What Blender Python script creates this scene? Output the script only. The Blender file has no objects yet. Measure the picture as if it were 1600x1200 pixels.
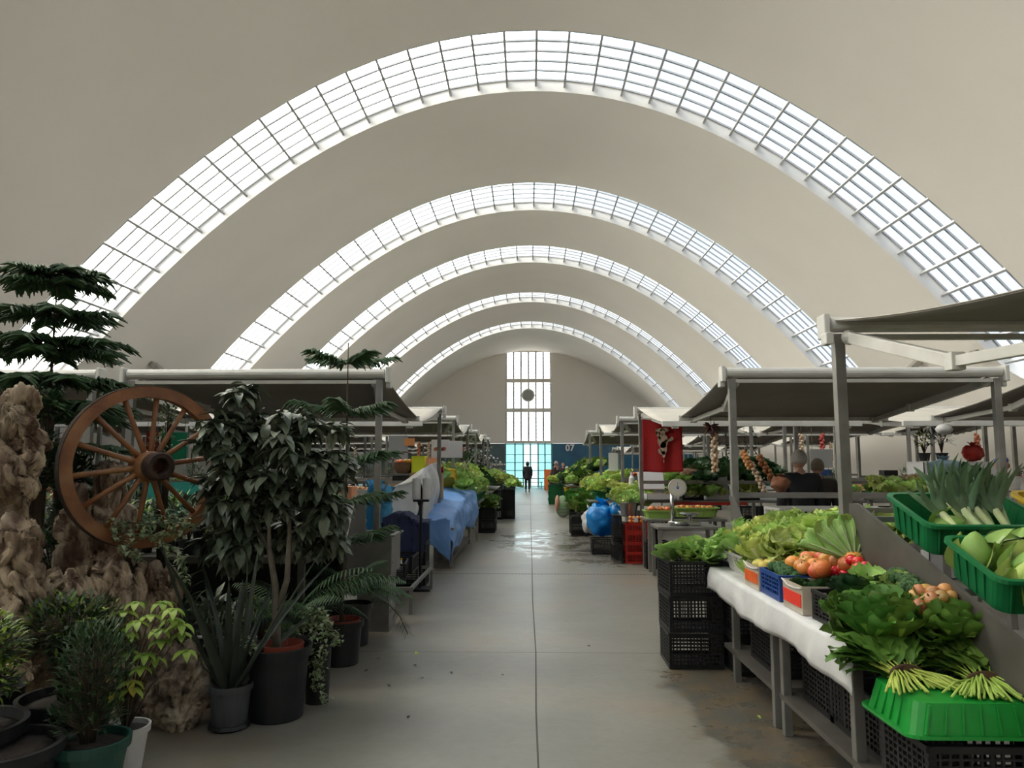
import bpy, bmesh, math, random
from mathutils import Vector, Matrix, Euler, noise
R = math.radians
PI = math.pi
scene = bpy.context.scene
COL = scene.collection

# ------------------------------------------------------------------ camera
cam_d = bpy.data.cameras.new('camera')
cam_d.sensor_fit = 'HORIZONTAL'; cam_d.sensor_width = 36.0
cam_d.lens = 1150.0 / 1600.0 * 36.0
cam_d.clip_start = 0.05; cam_d.clip_end = 400
cam = bpy.data.objects.new('camera', cam_d); COL.objects.link(cam)
cam.location = (0, 0, 1.6)
cam.rotation_euler = (R(90) + math.atan(125 / 1150), 0, 0.02334)
scene.camera = cam

# ------------------------------------------------------------------ sky and exposure
world = bpy.data.worlds.new('sky'); scene.world = world
world.use_nodes = True
wn = world.node_tree.nodes; wl = world.node_tree.links
wn.clear()
w_out = wn.new('ShaderNodeOutputWorld'); w_bg = wn.new('ShaderNodeBackground')
w_tc = wn.new('ShaderNodeTexCoord')
def w_lobe(direction, p0, p1):
    d = Vector(direction).normalized()
    n = wn.new('ShaderNodeVectorMath'); n.operation = 'DOT_PRODUCT'; n.inputs[1].default_value = d
    wl.new(w_tc.outputs['Generated'], n.inputs[0])
    m = wn.new('ShaderNodeMapRange'); m.inputs['From Min'].default_value = p0; m.inputs['From Max'].default_value = p1
    m.interpolation_type = 'SMOOTHSTEP'
    wl.new(n.outputs['Value'], m.inputs['Value'])
    return m
SKY_BASE, SKY_GLARE = 1.35, 12.6
glare = w_lobe((-1.0, 0.30, 0.52), 0.27, 0.80)
mixc = wn.new('ShaderNodeMixRGB')
mixc.inputs[1].default_value = (0.74, 0.84, 1.0, 1); mixc.inputs[2].default_value = (1.0, 0.895, 0.765, 1)
wl.new(glare.outputs[0], mixc.inputs[0])
w_str = wn.new('ShaderNodeMath'); w_str.operation = 'MULTIPLY_ADD'
w_str.inputs[1].default_value = SKY_GLARE; w_str.inputs[2].default_value = SKY_BASE
wl.new(glare.outputs[0], w_str.inputs[0])
north = w_lobe((0.0, 1.0, 0.07), 0.955, 0.995)      # bright haze low in the north, seen through the end window
w_n = wn.new('ShaderNodeMath'); w_n.operation = 'MULTIPLY_ADD'; w_n.inputs[1].default_value = 1.5
wl.new(north.outputs[0], w_n.inputs[0]); wl.new(w_str.outputs[0], w_n.inputs[2])
mixn = wn.new('ShaderNodeMixRGB'); mixn.inputs[2].default_value = (1, 1, 1, 1)
wl.new(north.outputs[0], mixn.inputs[0]); wl.new(mixc.outputs[0], mixn.inputs[1])
wl.new(mixn.outputs[0], w_bg.inputs['Color']); wl.new(w_n.outputs[0], w_bg.inputs['Strength'])
wl.new(w_bg.outputs[0], w_out.inputs['Surface'])
scene.view_settings.view_transform = 'Standard'; scene.view_settings.look = 'None'
scene.view_settings.gamma = 1.0; scene.view_settings.use_curve_mapping = False
scene.view_settings.exposure = 0.22
scene.cycles.max_bounces = 10; scene.cycles.diffuse_bounces = 5; scene.cycles.glossy_bounces = 3
scene.cycles.transparent_max_bounces = 10; scene.cycles.transmission_bounces = 4
scene.cycles.sample_clamp_indirect = 6.0
scene.cycles.caustics_reflective = False; scene.cycles.caustics_refractive = False
scene.cycles.use_denoising = True

# ------------------------------------------------------------------ helpers
def link(o): COL.objects.link(o); return o

class MB:
    """collects vertices and faces and links them as one mesh object"""
    def __init__(s): s.v = []; s.f = []; s.mi = []; s.cur = 0
    def quad(s, *p):
        n = len(s.v); s.v += [tuple(q) for q in p]; s.f.append(tuple(range(n, n + len(p)))); s.mi.append(s.cur); return s
    def raw(s, vs, fs):
        n = len(s.v); s.v += [tuple(q) for q in vs]
        for f in fs: s.f.append(tuple(i + n for i in f)); s.mi.append(s.cur)
        return s
    def box(s, c, d, rot=None, taper=1.0):
        x, y, z = d[0] / 2, d[1] / 2, d[2] / 2
        vs = [Vector((sx * x * (taper if sz > 0 else 1), sy * y * (taper if sz > 0 else 1), sz * z)) for sz in (-1, 1) for sy in (-1, 1) for sx in (-1, 1)]
        if rot is not None:
            m = rot if isinstance(rot, Matrix) else Euler(rot).to_matrix()
            vs = [m @ v for v in vs]
        c = Vector(c); vs = [v + c for v in vs]
        return s.raw(vs, [(0, 2, 3, 1), (4, 5, 7, 6), (0, 1, 5, 4), (2, 6, 7, 3), (0, 4, 6, 2), (1, 3, 7, 5)])
    def bar(s, p0, p1, w, h=None, up=(0, 0, 1)):
        h = h or w; p0 = Vector(p0); p1 = Vector(p1); d = p1 - p0; L = d.length
        if L < 1e-6: return s
        d /= L; u = Vector(up)
        if abs(d.dot(u)) > .99: u = Vector((0, 1, 0))
        a = d.cross(u).normalized(); b = a.cross(d)
        vs = [p + a * sx * w / 2 + b * sy * h / 2 for p in (p0, p1) for sx, sy in ((-1, -1), (1, -1), (1, 1), (-1, 1))]
        return s.raw(vs, [(3, 2, 1, 0), (4, 5, 6, 7), (0, 1, 5, 4), (1, 2, 6, 5), (2, 3, 7, 6), (3, 0, 4, 7)])
    def tube(s, path, rad, n=8, cap=True):
        path = [Vector(p) for p in path]
        if not isinstance(rad, (list, tuple)): rad = [rad] * len(path)
        rings = []; a = None
        for i, p in enumerate(path):
            d = (path[min(i + 1, len(path) - 1)] - path[max(i - 1, 0)])
            if d.length < 1e-9: d = Vector((0, 0, 1))
            d.normalize()
            if a is None:
                u = Vector((0, 0, 1)) if abs(d.z) < .9 else Vector((1, 0, 0))
                a = d.cross(u).normalized()
            else:
                a = (a - d * a.dot(d)); a = a.normalized() if a.length > 1e-6 else d.orthogonal().normalized()
            b = d.cross(a)
            rings.append([p + (a * math.cos(2 * PI * k / n) + b * math.sin(2 * PI * k / n)) * rad[i] for k in range(n)])
        vs = [v for r in rings for v in r]; fs = []
        for i in range(len(rings) - 1):
            for k in range(n):
                k2 = (k + 1) % n; fs.append((i * n + k, i * n + k2, (i + 1) * n + k2, (i + 1) * n + k))
        if cap: fs.append(tuple(range(n))[::-1]); fs.append(tuple((len(rings) - 1) * n + k for k in range(n)))
        return s.raw(vs, fs)
    def lathe(s, prof, c=(0, 0, 0), n=20, rot=None, wob=None):
        c = Vector(c); vs = []; fs = []
        for r, z in prof:
            for k in range(n):
                a = 2 * PI * k / n; rr = r * (wob(a, z) if wob else 1)
                v = Vector((rr * math.cos(a), rr * math.sin(a), z))
                if rot is not None: v = rot @ v
                vs.append(v + c)
        for i in range(len(prof) - 1):
            for k in range(n):
                k2 = (k + 1) % n; fs.append((i * n + k, i * n + k2, (i + 1) * n + k2, (i + 1) * n + k))
        closed = prof[0] == prof[-1]
        if prof[0][0] > 1e-4 and not closed: fs.append(tuple(range(n))[::-1])
        if prof[-1][0] > 1e-4 and not closed: fs.append(tuple((len(prof) - 1) * n + k for k in range(n)))
        return s.raw(vs, fs)
    def grid(s, fn, nu, nv):
        vs = [fn(i / nu, j / nv) for i in range(nu + 1) for j in range(nv + 1)]
        fs = [(i * (nv + 1) + j, (i + 1) * (nv + 1) + j, (i + 1) * (nv + 1) + j + 1, i * (nv + 1) + j + 1) for i in range(nu) for j in range(nv)]
        return s.raw(vs, fs)
    def ell(s, c, r, nu=8, nv=12, fn=None, rot=None):
        c = Vector(c); r = (r, r, r) if not isinstance(r, (tuple, list)) else r; vs = []; fs = []
        for i in range(nu + 1):
            t = PI * i / nu
            for k in range(nv):
                p = 2 * PI * k / nv
                d = Vector((math.sin(t) * math.cos(p), math.sin(t) * math.sin(p), -math.cos(t)))
                m = fn(d) if fn else 1
                v = Vector((d.x * r[0] * m, d.y * r[1] * m, d.z * r[2] * m))
                if rot is not None: v = rot @ v
                vs.append(v + c)
        for i in range(nu):
            for k in range(nv):
                k2 = (k + 1) % nv; fs.append((i * nv + k, i * nv + k2, (i + 1) * nv + k2, (i + 1) * nv + k))
        return s.raw(vs, fs)
    def prism(s, poly, ext, axis='x'):
        """poly: 2D points, ext: (a0, a1) along the axis"""
        n = len(poly)
        def P(a, q):
            return {'x': (a, q[0], q[1]), 'y': (q[0], a, q[1]), 'z': (q[0], q[1], a)}[axis]
        vs = [P(ext[0], q) for q in poly] + [P(ext[1], q) for q in poly]
        fs = [tuple(range(n))[::-1], tuple(range(n, 2 * n))] + [(i, (i + 1) % n, n + (i + 1) % n, n + i) for i in range(n)]
        return s.raw(vs, fs)
    def build(s, name, mats, parent=None, smooth=False, sub=0, solid=0, bevel=0, disp=None, weld=False):
        me = bpy.data.meshes.new(name); me.from_pydata(s.v, [], s.f)
        if not isinstance(mats, (list, tuple)): mats = [mats]
        for m in mats: me.materials.append(m)
        if len(mats) > 1: me.polygons.foreach_set('material_index', s.mi)
        if smooth: me.polygons.foreach_set('use_smooth', [True] * len(me.polygons))
        bm = bmesh.new(); bm.from_mesh(me)
        if weld: bmesh.ops.remove_doubles(bm, verts=bm.verts, dist=1e-5)
        if not smooth or weld: bmesh.ops.recalc_face_normals(bm, faces=bm.faces)
        bm.to_mesh(me); bm.free()
        me.update()
        o = link(bpy.data.objects.new(name, me))
        if parent is not None: o.parent = parent
        if bevel:
            b = o.modifiers.new('bevel', 'BEVEL'); b.width = bevel; b.segments = 2; b.limit_method = 'ANGLE'
        if sub:
            b = o.modifiers.new('sub', 'SUBSURF'); b.levels = sub; b.render_levels = sub
        if solid:
            b = o.modifiers.new('solid', 'SOLIDIFY'); b.thickness = solid; b.offset = 0
        return o

def tag(o, label=None, cat=None, group=None, kind=None):
    if label: o['label'] = label
    if cat: o['category'] = cat
    if group: o['group'] = group
    if kind: o['kind'] = kind
    return o
def thing(name, label, cat, loc=(0, 0, 0), rz=0, group=None):
    o = link(bpy.data.objects.new(name, None)); o.empty_display_size = .1
    o.location = loc; o.rotation_euler = (0, 0, rz)
    return tag(o, label, cat, group)
KIDS = {}
def copy_tree(root, loc, rot=(0, 0, 0), label=None, group=None, scale=1):
    if root.name not in KIDS: KIDS[root.name] = (list(root.children), {c.name: list(c.children) for c in root.children})
    kids, sub = KIDS[root.name]
    r = root.copy(); link(r); r.location = loc
    r.rotation_euler = rot if isinstance(rot, (tuple, list, Euler)) else (0, 0, rot)
    r.scale = (scale,) * 3 if not isinstance(scale, (tuple, list)) else scale
    if label: r['label'] = label
    if group: r['group'] = group
    for ch in kids:
        c = ch.copy(); link(c); c.parent = r
        for g_ in sub[ch.name]:
            d = g_.copy(); link(d); d.parent = c
    return r
class Proto:
    """the first placement moves the source itself, later ones copy it"""
    def __init__(s, fn): s.fn = fn; s.root = None
    def put(s, loc, rot=(0, 0, 0), label=None, group=None, scale=1):
        if s.root is None:
            s.root = s.fn(); r = s.root
            KIDS[r.name] = (list(r.children), {c.name: list(c.children) for c in r.children})
            r.location = loc; r.rotation_euler = rot if isinstance(rot, (tuple, list, Euler)) else (0, 0, rot)
            r.scale = (scale,) * 3 if not isinstance(scale, (tuple, list)) else scale
            if label: r['label'] = label
            if group: r['group'] = group
            return r
        return copy_tree(s.root, loc, rot, label, group, scale)

# ------------------------------------------------------------------ materials
MATS = {}
def mat(name, c, rough=.6, metal=0, c2=None, scale=8, bump=0, bscale=None, rnd=0, spec=.5, trans=0, c3=None, detail=4, coords='Object', stretch=None, lo=.35, hi=.65, coat=0):
    if name in MATS: return MATS[name]
    m = bpy.data.materials.new(name); MATS[name] = m; m.use_nodes = True
    N = m.node_tree.nodes; L = m.node_tree.links; b = N['Principled BSDF']; out = N['Material Output']
    b.inputs['Roughness'].default_value = rough; b.inputs['Metallic'].default_value = metal
    b.inputs['Specular IOR Level'].default_value = spec
    if coat: b.inputs['Coat Weight'].default_value = coat; b.inputs['Coat Roughness'].default_value = .1
    c = tuple(c) + (1,); b.inputs['Base Color'].default_value = c
    tc = N.new('ShaderNodeTexCoord'); vec = tc.outputs[coords]
    if stretch:
        mp = N.new('ShaderNodeMapping'); mp.inputs['Scale'].default_value = stretch; L.new(vec, mp.inputs['Vector']); vec = mp.outputs[0]
    col = None
    if c2 is not None:
        nz = N.new('ShaderNodeTexNoise'); nz.inputs['Scale'].default_value = scale; nz.inputs['Detail'].default_value = detail
        L.new(vec, nz.inputs['Vector'])
        mr = N.new('ShaderNodeMapRange'); mr.inputs['From Min'].default_value = lo; mr.inputs['From Max'].default_value = hi
        L.new(nz.outputs['Fac'], mr.inputs['Value'])
        mx = N.new('ShaderNodeMixRGB'); mx.inputs[1].default_value = c; mx.inputs[2].default_value = tuple(c2) + (1,)
        L.new(mr.outputs[0], mx.inputs[0]); col = mx.outputs[0]
    if c3 is not None:
        nz = N.new('ShaderNodeTexNoise'); nz.inputs['Scale'].default_value = scale * .37; nz.inputs['Detail'].default_value = 3
        L.new(vec, nz.inputs['Vector'])
        mr = N.new('ShaderNodeMapRange'); mr.inputs['From Min'].default_value = .5; mr.inputs['From Max'].default_value = .68
        L.new(nz.outputs['Fac'], mr.inputs['Value'])
        mx = N.new('ShaderNodeMixRGB'); mx.inputs[2].default_value = tuple(c3) + (1,)
        if col: L.new(col, mx.inputs[1])
        else: mx.inputs[1].default_value = c
        L.new(mr.outputs[0], mx.inputs[0]); col = mx.outputs[0]
    if rnd:
        oi = N.new('ShaderNodeObjectInfo')
        hs = N.new('ShaderNodeHueSaturation')
        mh = N.new('ShaderNodeMapRange'); mh.inputs['To Min'].default_value = .5 - .05 * rnd; mh.inputs['To Max'].default_value = .5 + .05 * rnd
        mv = N.new('ShaderNodeMapRange'); mv.inputs['To Min'].default_value = 1 - .35 * rnd; mv.inputs['To Max'].default_value = 1 + .35 * rnd
        L.new(oi.outputs['Random'], mh.inputs['Value'])
        ml = N.new('ShaderNodeMath'); ml.operation = 'MULTIPLY'; ml.inputs[1].default_value = 7.31
        fr = N.new('ShaderNodeMath'); fr.operation = 'FRACT'
        L.new(oi.outputs['Random'], ml.inputs[0]); L.new(ml.outputs[0], fr.inputs[0]); L.new(fr.outputs[0], mv.inputs['Value'])
        L.new(mh.outputs[0], hs.inputs['Hue']); L.new(mv.outputs[0], hs.inputs['Value'])
        if col: L.new(col, hs.inputs['Color'])
        else: hs.inputs['Color'].default_value = c
        col = hs.outputs[0]
    if col: L.new(col, b.inputs['Base Color'])
    if bump:
        nb = N.new('ShaderNodeTexNoise'); nb.inputs['Scale'].default_value = bscale or scale; nb.inputs['Detail'].default_value = 5
        L.new(vec, nb.inputs['Vector'])
        bp = N.new('ShaderNodeBump'); bp.inputs['Strength'].default_value = bump; bp.inputs['Distance'].default_value = .02
        L.new(nb.outputs['Fac'], bp.inputs['Height']); L.new(bp.outputs[0], b.inputs['Normal'])
    if trans:
        t = N.new('ShaderNodeBsdfTranslucent'); ms = N.new('ShaderNodeMixShader'); ms.inputs[0].default_value = trans
        if col: L.new(col, t.inputs['Color'])
        else: t.inputs['Color'].default_value = c
        L.new(b.outputs[0], ms.inputs[1]); L.new(t.outputs[0], ms.inputs[2]); L.new(ms.outputs[0], out.inputs['Surface'])
    return m
def glass_mat(name, tint, gloss=.08, rough=.02):
    m = bpy.data.materials.new(name); m.use_nodes = True; N = m.node_tree.nodes; L = m.node_tree.links; N.clear()
    o = N.new('ShaderNodeOutputMaterial'); t = N.new('ShaderNodeBsdfTransparent'); g_ = N.new('ShaderNodeBsdfGlossy')
    t.inputs[0].default_value = tuple(tint) + (1,); g_.inputs['Roughness'].default_value = rough
    x = N.new('ShaderNodeMixShader'); x.inputs[0].default_value = gloss
    L.new(t.outputs[0], x.inputs[1]); L.new(g_.outputs[0], x.inputs[2]); L.new(x.outputs[0], o.inputs['Surface'])
    MATS[name] = m; return m
def glow_mat(name, c, s):
    m = bpy.data.materials.new(name); m.use_nodes = True; b = m.node_tree.nodes['Principled BSDF']
    b.inputs['Emission Color'].default_value = tuple(c) + (1,); b.inputs['Emission Strength'].default_value = s
    MATS[name] = m; return m

M_plaster = mat('vault plaster', (.865, .827, .783), .85, c2=(.825, .787, .74), scale=.35, detail=6, bump=.08, bscale=3, coords='Object')
M_white = mat('white painted metal', (.62, .61, .58), .45, c2=(.54, .53, .5), scale=5)
M_steel = mat('galvanised steel', (.25, .242, .225), .45, .5, c2=(.19, .183, .17), scale=6)
M_steel_dark = mat('weathered steel sheet', (.13, .12, .108), .5, .4, c2=(.09, .082, .072), scale=4)
M_frame = mat('grey window bars', (.42, .42, .42), .5, .2)
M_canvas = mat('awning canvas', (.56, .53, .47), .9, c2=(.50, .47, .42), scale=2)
M_underside_shade = mat('awning shade layer', (.25, .23, .205), .95, c2=(.22, .20, .18), scale=2)  # darker copy of the canvas, underside shade put into the colour
M_black = mat('black plastic', (.008, .008, .009), .5, c2=(.014, .014, .014), scale=9, spec=.35)
M_dkpot = mat('black pot plastic', (.012, .013, .015), .5, c2=(.02, .021, .022), scale=7, spec=.35)
M_green = mat('green crate plastic', (.012, .17, .055), .35, c2=(.01, .135, .045), scale=6)
M_green_hot = mat('bright green crate plastic', (.01, .27, .035), .35, c2=(.01, .22, .03), scale=6)
M_yellow = mat('yellow crate plastic', (.62, .42, .03), .4)
M_red = mat('red crate plastic', (.45, .02, .012), .4, c2=(.34, .015, .01), scale=8)
M_blue = mat('blue crate plastic', (.01, .05, .22), .4)
M_sheet = mat('white plastic sheet', (.62, .62, .62), .4, c2=(.52, .52, .53), scale=5, bump=.25, bscale=9)
M_glass = glass_mat('skylight glass', (.90, .97, .98))

# ------------------------------------------------------------------ the hall
XC = 0.05
def acoef(y):
    pts = [(-99, .0658), (34, .0658), (41, .0700), (43.5, .0700), (51.76, .0575)]
    for (a, va), (b, vb) in zip(pts, pts[1:]):
        if y <= b: return va + (vb - va) * (y - a) / (b - a)
    return pts[-1][1]
def vault(u, y, off=0):
    """u: arc-like parameter, equals x"""
    a = acoef(y); n = Vector((2 * a * u, 0, 1)).normalized()
    return Vector((XC + u + n.x * off, y, 9.6 - a * u * u + n.z * off))
# arc-length table for a = .0658
ARC = [(0, 0)]
_x = 0
while _x < 12.6:
    s0 = math.sqrt(1 + (2 * .0658 * (_x + .025)) ** 2) * .05; _x += .05; ARC.append((ARC[-1][0] + s0, _x))
def arc_x(s):
    sg = 1 if s >= 0 else -1; s = abs(s)
    for (a, xa), (b, xb) in zip(ARC, ARC[1:]):
        if s <= b: return sg * (xa + (xb - xa) * (s - a) / (b - a))
    return sg * ARC[-1][1]
XEND = 12.25
US = [arc_x(-16.25 + 32.5 * i / 72) for i in range(73)]
BANDS = [(-17.0, -14.8), (-9.6, -7.4), (-2.1, .1), (5.4, 7.6), (12.86, 15.11), (20.32, 22.6), (26.43, 28.69), (33.87, 35.94), (40.88, 43.04)]
XSKY = 9.85
TH = .26
def shell(y0, y1, name):
    mb = MB(); ny = max(1, int((y1 - y0) / 2.5)); n = len(US)
    rows = [[vault(u, y0 + (y1 - y0) * j / ny, o) for u in US] for o in (0, TH) for j in range(ny + 1)]
    vs = [v for r in rows for v in r]; fs = []
    for o in (0, 1):
        for j in range(ny):
            b = (o * (ny + 1) + j) * n
            for i in range(n - 1):
                f = (b + i, b + i + 1, b + n + i + 1, b + n + i); fs.append(f if o else f[::-1])
    for j in (0, ny):
        b = j * n; t = (ny + 1 + j) * n
        for i in range(n - 1): fs.append((b + i, b + i + 1, t + i + 1, t + i))
    mb.raw(vs, fs)
    o = mb.build(name, M_plaster, smooth=False); o['kind'] = 'structure'
    # smooth the curve but keep the lips crisp
    for p in o.data.polygons: p.use_smooth = abs(p.normal.y) < .5
    try: o.data.set_sharp_from_angle(angle=R(40))
    except Exception: pass
    return o
ys = [-24.0]
for a, b in BANDS: ys += [a, b]
ys.append(51.9)
for i in range(0, len(ys), 2): shell(ys[i], ys[i + 1], 'ceiling')
# below the skylights the curve closes down to the floor
for (a, b) in BANDS:
    for sg, nm in ((-1, 'wall_left'), (1, 'wall_right')):
        uu = [sg * (XSKY + (XEND - XSKY) * i / 6) for i in range(7)]
        mb = MB()
        mb.grid(lambda s_, t_: vault(uu[round(s_ * 6)], a + (b - a) * t_, 0), 6, 1)
        mb.grid(lambda s_, t_: vault(uu[round(s_ * 6)], a + (b - a) * t_, TH), 6, 1)
        mb.quad(vault(uu[0], a, 0), vault(uu[0], b, 0), vault(uu[0], b, TH), vault(uu[0], a, TH))
        mb.build(nm, M_plaster, smooth=False)['kind'] = 'structure'
        # rounded lower corners of the opening
        c = MB()
        for ya, sy in ((a, 1), (b, -1)):
            for q in range(6):
                t0, t1 = q / 6, (q + 1) / 6; r_ = .55
                def pt(t): 
                    an = t * PI / 2
                    return (sg * (XSKY - r_ * (1 - math.sin(an))), ya + sy * r_ * (1 - math.cos(an)))
                p, q2 = pt(t0), pt(t1)
                c.quad(vault(p[0], p[1]), vault(q2[0], q2[1]), vault(sg * XSKY, ya), vault(sg * XSKY, ya))
        c.build(nm, M_plaster)['kind'] = 'structure'
for bi, (a, b) in enumerate(BANDS):
    fr = MB(); off = TH + .0
    k = -21
    xs = []
    while k <= 21:
        u = arc_x(.11 + .61 * k)
        if abs(u) < XSKY: xs.append(u)
        k += 1
    for u in xs:   # bars across the gap, hanging a little lower than the rest
        p0 = vault(u, a - .02, TH - .10); p1 = vault(u, b + .06, TH - .10)
        n_ = (vault(u, a, 1) - vault(u, a, 0)); fr.bar(p0, p1, .045, .11, up=n_)
    for j in range(7):
        y = a + .02 + (b - a - .04) * j / 6
        for u0, u1 in zip(xs, xs[1:]):
            n_ = vault((u0 + u1) / 2, y, 1) - vault((u0 + u1) / 2, y, 0)
            fr.bar(vault(u0, y, TH), vault(u1, y, TH), .036, .035, up=n_)
            fr.bar(vault(u0, y + .09, TH + .04), vault(u1, y + .09, TH + .04), .02, .03, up=n_)
    f = fr.build('window_%d' % (bi + 1), M_frame); f['kind'] = 'structure'
    gl = MB(); uu = [-XSKY] + xs + [XSKY]
    for u0, u1 in zip(uu, uu[1:]):
        gl.quad(vault(u0, a - .05, TH + .08), vault(u1, a - .05, TH + .08), vault(u1, b + .05, TH + .08), vault(u0, b + .05, TH + .08))
    gl.build('pane', M_glass, f)

# floor
mf = bpy.data.materials.new('worn concrete floor'); mf.use_nodes = True
N = mf.node_tree.nodes; L = mf.node_tree.links; bs = N['Principled BSDF']; tc = N.new('ShaderNodeTexCoord')
def nz(scale, detail=5, rough=.6, dist=0):
    n = N.new('ShaderNodeTexNoise'); n.inputs['Scale'].default_value = scale; n.inputs['Detail'].default_value = detail
    n.inputs['Roughness'].default_value = rough; n.inputs['Distortion'].default_value = dist
    L.new(tc.outputs['Object'], n.inputs['Vector']); return n.outputs['Fac']
def rng(src, a, b, c=0., d=1.):
    n = N.new('ShaderNodeMapRange'); n.inputs['From Min'].default_value = a; n.inputs['From Max'].default_value = b
    n.inputs['To Min'].default_value = c; n.inputs['To Max'].default_value = d; L.new(src, n.inputs['Value']); return n.outputs[0]
def mx(f, a, b):
    n = N.new('ShaderNodeMixRGB')
    if isinstance(f, float): n.inputs[0].default_value = f
    else: L.new(f, n.inputs[0])
    for i, q in ((1, a), (2, b)):
        if isinstance(q, tuple): n.inputs[i].default_value = q + (1,)
        else: L.new(q, n.inputs[i])
    return n.outputs[0]
def mth(op, a, b=None):
    n = N.new('ShaderNodeMath'); n.operation = op; n.use_clamp = False
    for i, q in ((0, a), (1, b)):
        if q is None: continue
        if isinstance(q, (int, float)): n.inputs[i].default_value = q
        else: L.new(q, n.inputs[i])
    return n.outputs[0]
sx = N.new('ShaderNodeSeparateXYZ'); L.new(tc.outputs['Object'], sx.inputs[0]); FX, FY = sx.outputs[0], sx.outputs[1]
base = mx(rng(nz(.8, 8), .35, .65), (.225, .212, .175), (.172, .163, .137))
base = mx(rng(nz(.55, 5, .6, .4), .52, .66), base, (.235, .19, .14))
base = mx(rng(nz(14, 6), .45, .75, 0, .35), base, (.14, .132, .112))
def blob(cx, cy, rx, ry, soft=.25, wob=.8, sc=2.2):
    dx = mth('DIVIDE', mth('SUBTRACT', FX, cx), rx); dy = mth('DIVIDE', mth('SUBTRACT', FY, cy), ry)
    d = mth('SQRT', mth('ADD', mth('MULTIPLY', dx, dx), mth('MULTIPLY', dy, dy)))
    d = mth('ADD', d, mth('MULTIPLY', mth('SUBTRACT', nz(sc, 6), .5), wob * 2))
    return rng(d, 1 + soft, 1 - soft)
stain = mth('MAXIMUM', blob(1.52, 4.9, .50, 1.45, .12, .9, 2.3), blob(1.35, 5.7, .35, .6, .15, 1.0, 3))
base = mx(mth('MULTIPLY', stain, .9), base, mx(rng(nz(5), .4, .6), (.07, .066, .055), (.125, .09, .05)))
wet = mth('MAXIMUM', mth('MAXIMUM', blob(.4, 15.6, 1.1, 2.6, .3, .7, 1.6), blob(1.3, 14.0, 1.0, 2.2, .2, .6, 1.5)), mth('MULTIPLY', stain, rng(nz(3.3), .42, .55)))
base = mx(mth('MULTIPLY', wet, .35), base, (.10, .095, .083))
base = mx(mth('MULTIPLY', blob(1.2, 14.2, .75, 1.6, .2, .6, 2.5), .6), base, (.06, .056, .046))
L.new(base, bs.inputs['Base Color'])
wetr = mth('MULTIPLY', wet, rng(nz(1.9, 7, .7, .6), .44, .60))
L.new(rng(wetr, 0, 1, .36, .10), bs.inputs['Roughness'])
# glossy sealed patches
bs.inputs['Specular IOR Level'].default_value = .45
bp = N.new('ShaderNodeBump'); bp.inputs['Strength'].default_value = .22; bp.inputs['Distance'].default_value = .02
L.new(nz(3.2, 8), bp.inputs['Height']); L.new(bp.outputs[0], bs.inputs['Normal'])
fl = MB(); fl.quad((-14, -24, 0), (14, -24, 0), (14, 52.4, 0), (-14, 52.4, 0)); fl.build('floor', mf)['kind'] = 'structure'
M_out = mat('outside paving', (.55, .54, .52), .8, c2=(.45, .44, .42), scale=1)
fo = MB(); fo.quad((-60, 52.4, -.02), (60, 52.4, -.02), (60, 130, -.02), (-60, 130, -.02)); fo.build('ground', M_out)['kind'] = 'structure'
M_joint = mat('dark floor joint', (.075, .07, .06), .8)
j = MB()
pts = [(.046, -24), (.046, 3.6), (.04, 5), (.052, 6.5), (.035, 9), (.04, 13), (.04, 51.5)]
for p, q in zip(pts, pts[1:]): j.bar((p[0], p[1], .0006), (q[0], q[1], .0006), .011, .0016)
j.build('trim_1', M_joint)['kind'] = 'structure'
j = MB()
for y in (-1, 15.6, 20.2, 24.8, 29.4, 34): j.bar((-3, y, .0006), (3, y, .0006), .009, .0016)
j.build('trim_2', M_joint)['kind'] = 'structure'
j = MB(); j.bar((-1.6, 6.5, .0003), (1.6, 6.5, .0003), .004, .0009); j.build('trim_3', M_joint)['kind'] = 'structure'
j = MB()
for i in range(66): j.box((-1.45 + i * .048, 11.0, .0008), (.024, .02, .0016))
j.bar((-1.5, 11.02, .0004), (1.8, 11.02, .0004), .006, .001)
j.build('trim_4', M_joint)['kind'] = 'structure'

# end wall
EY = 51.76
def zt(x): return 9.6 - acoef(EY) * (x - XC) ** 2
W0, W1 = -1.66, 1.57
ew = MB()
def strip(x0, x1, zb, zt_fn, n=24, y0=EY, y1=EY + .35):
    for i in range(n):
        a = x0 + (x1 - x0) * i / n; b = x0 + (x1 - x0) * (i + 1) / n
        ew.raw([(a, y0, zb), (b, y0, zb), (b, y0, zt_fn(b)), (a, y0, zt_fn(a)), (a, y1, zb), (b, y1, zb), (b, y1, zt_fn(b)), (a, y1, zt_fn(a))],
               [(0, 1, 2, 3), (7, 6, 5, 4), (0, 4, 5, 1), (3, 2, 6, 7)] + ([(0, 3, 7, 4)] if i == 0 else []) + ([(1, 5, 6, 2)] if i == n - 1 else []))
strip(-12.4, W0, 3.05, lambda x: max(zt(x) + .1, 3.06)); strip(W1, 12.4, 3.05, lambda x: max(zt(x) + .1, 3.06))
def wz(y): return 1.6 + (725 - y) / 1150 * 51.76 * 1.0
strip(W0, W1, 9.52, lambda x: zt(x) + .15, 8)
ew.build('wall_back', M_plaster)['kind'] = 'structure'
wf = MB()
Z = [3.05, 3.22, 5.27, 5.55, 7.42, 7.72, 9.62]
wf.box(((W0 + W1) / 2, EY + .1, 3.13), (W1 - W0 + .1, .4, .2)); wf.box(((W0 + W1) / 2, EY + .1, 5.37), (W1 - W0, .3, .26)); wf.box(((W0 + W1) / 2, EY + .1, 7.47), (W1 - W0, .3, .26))
wf2 = MB()
for i in range(7):
    x = W0 + .04 + (W1 - W0 - .08) * i / 6; wf2.bar((x, EY + .18, 3.1), (x, EY + .18, 9.55), .11, .10)
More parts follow.
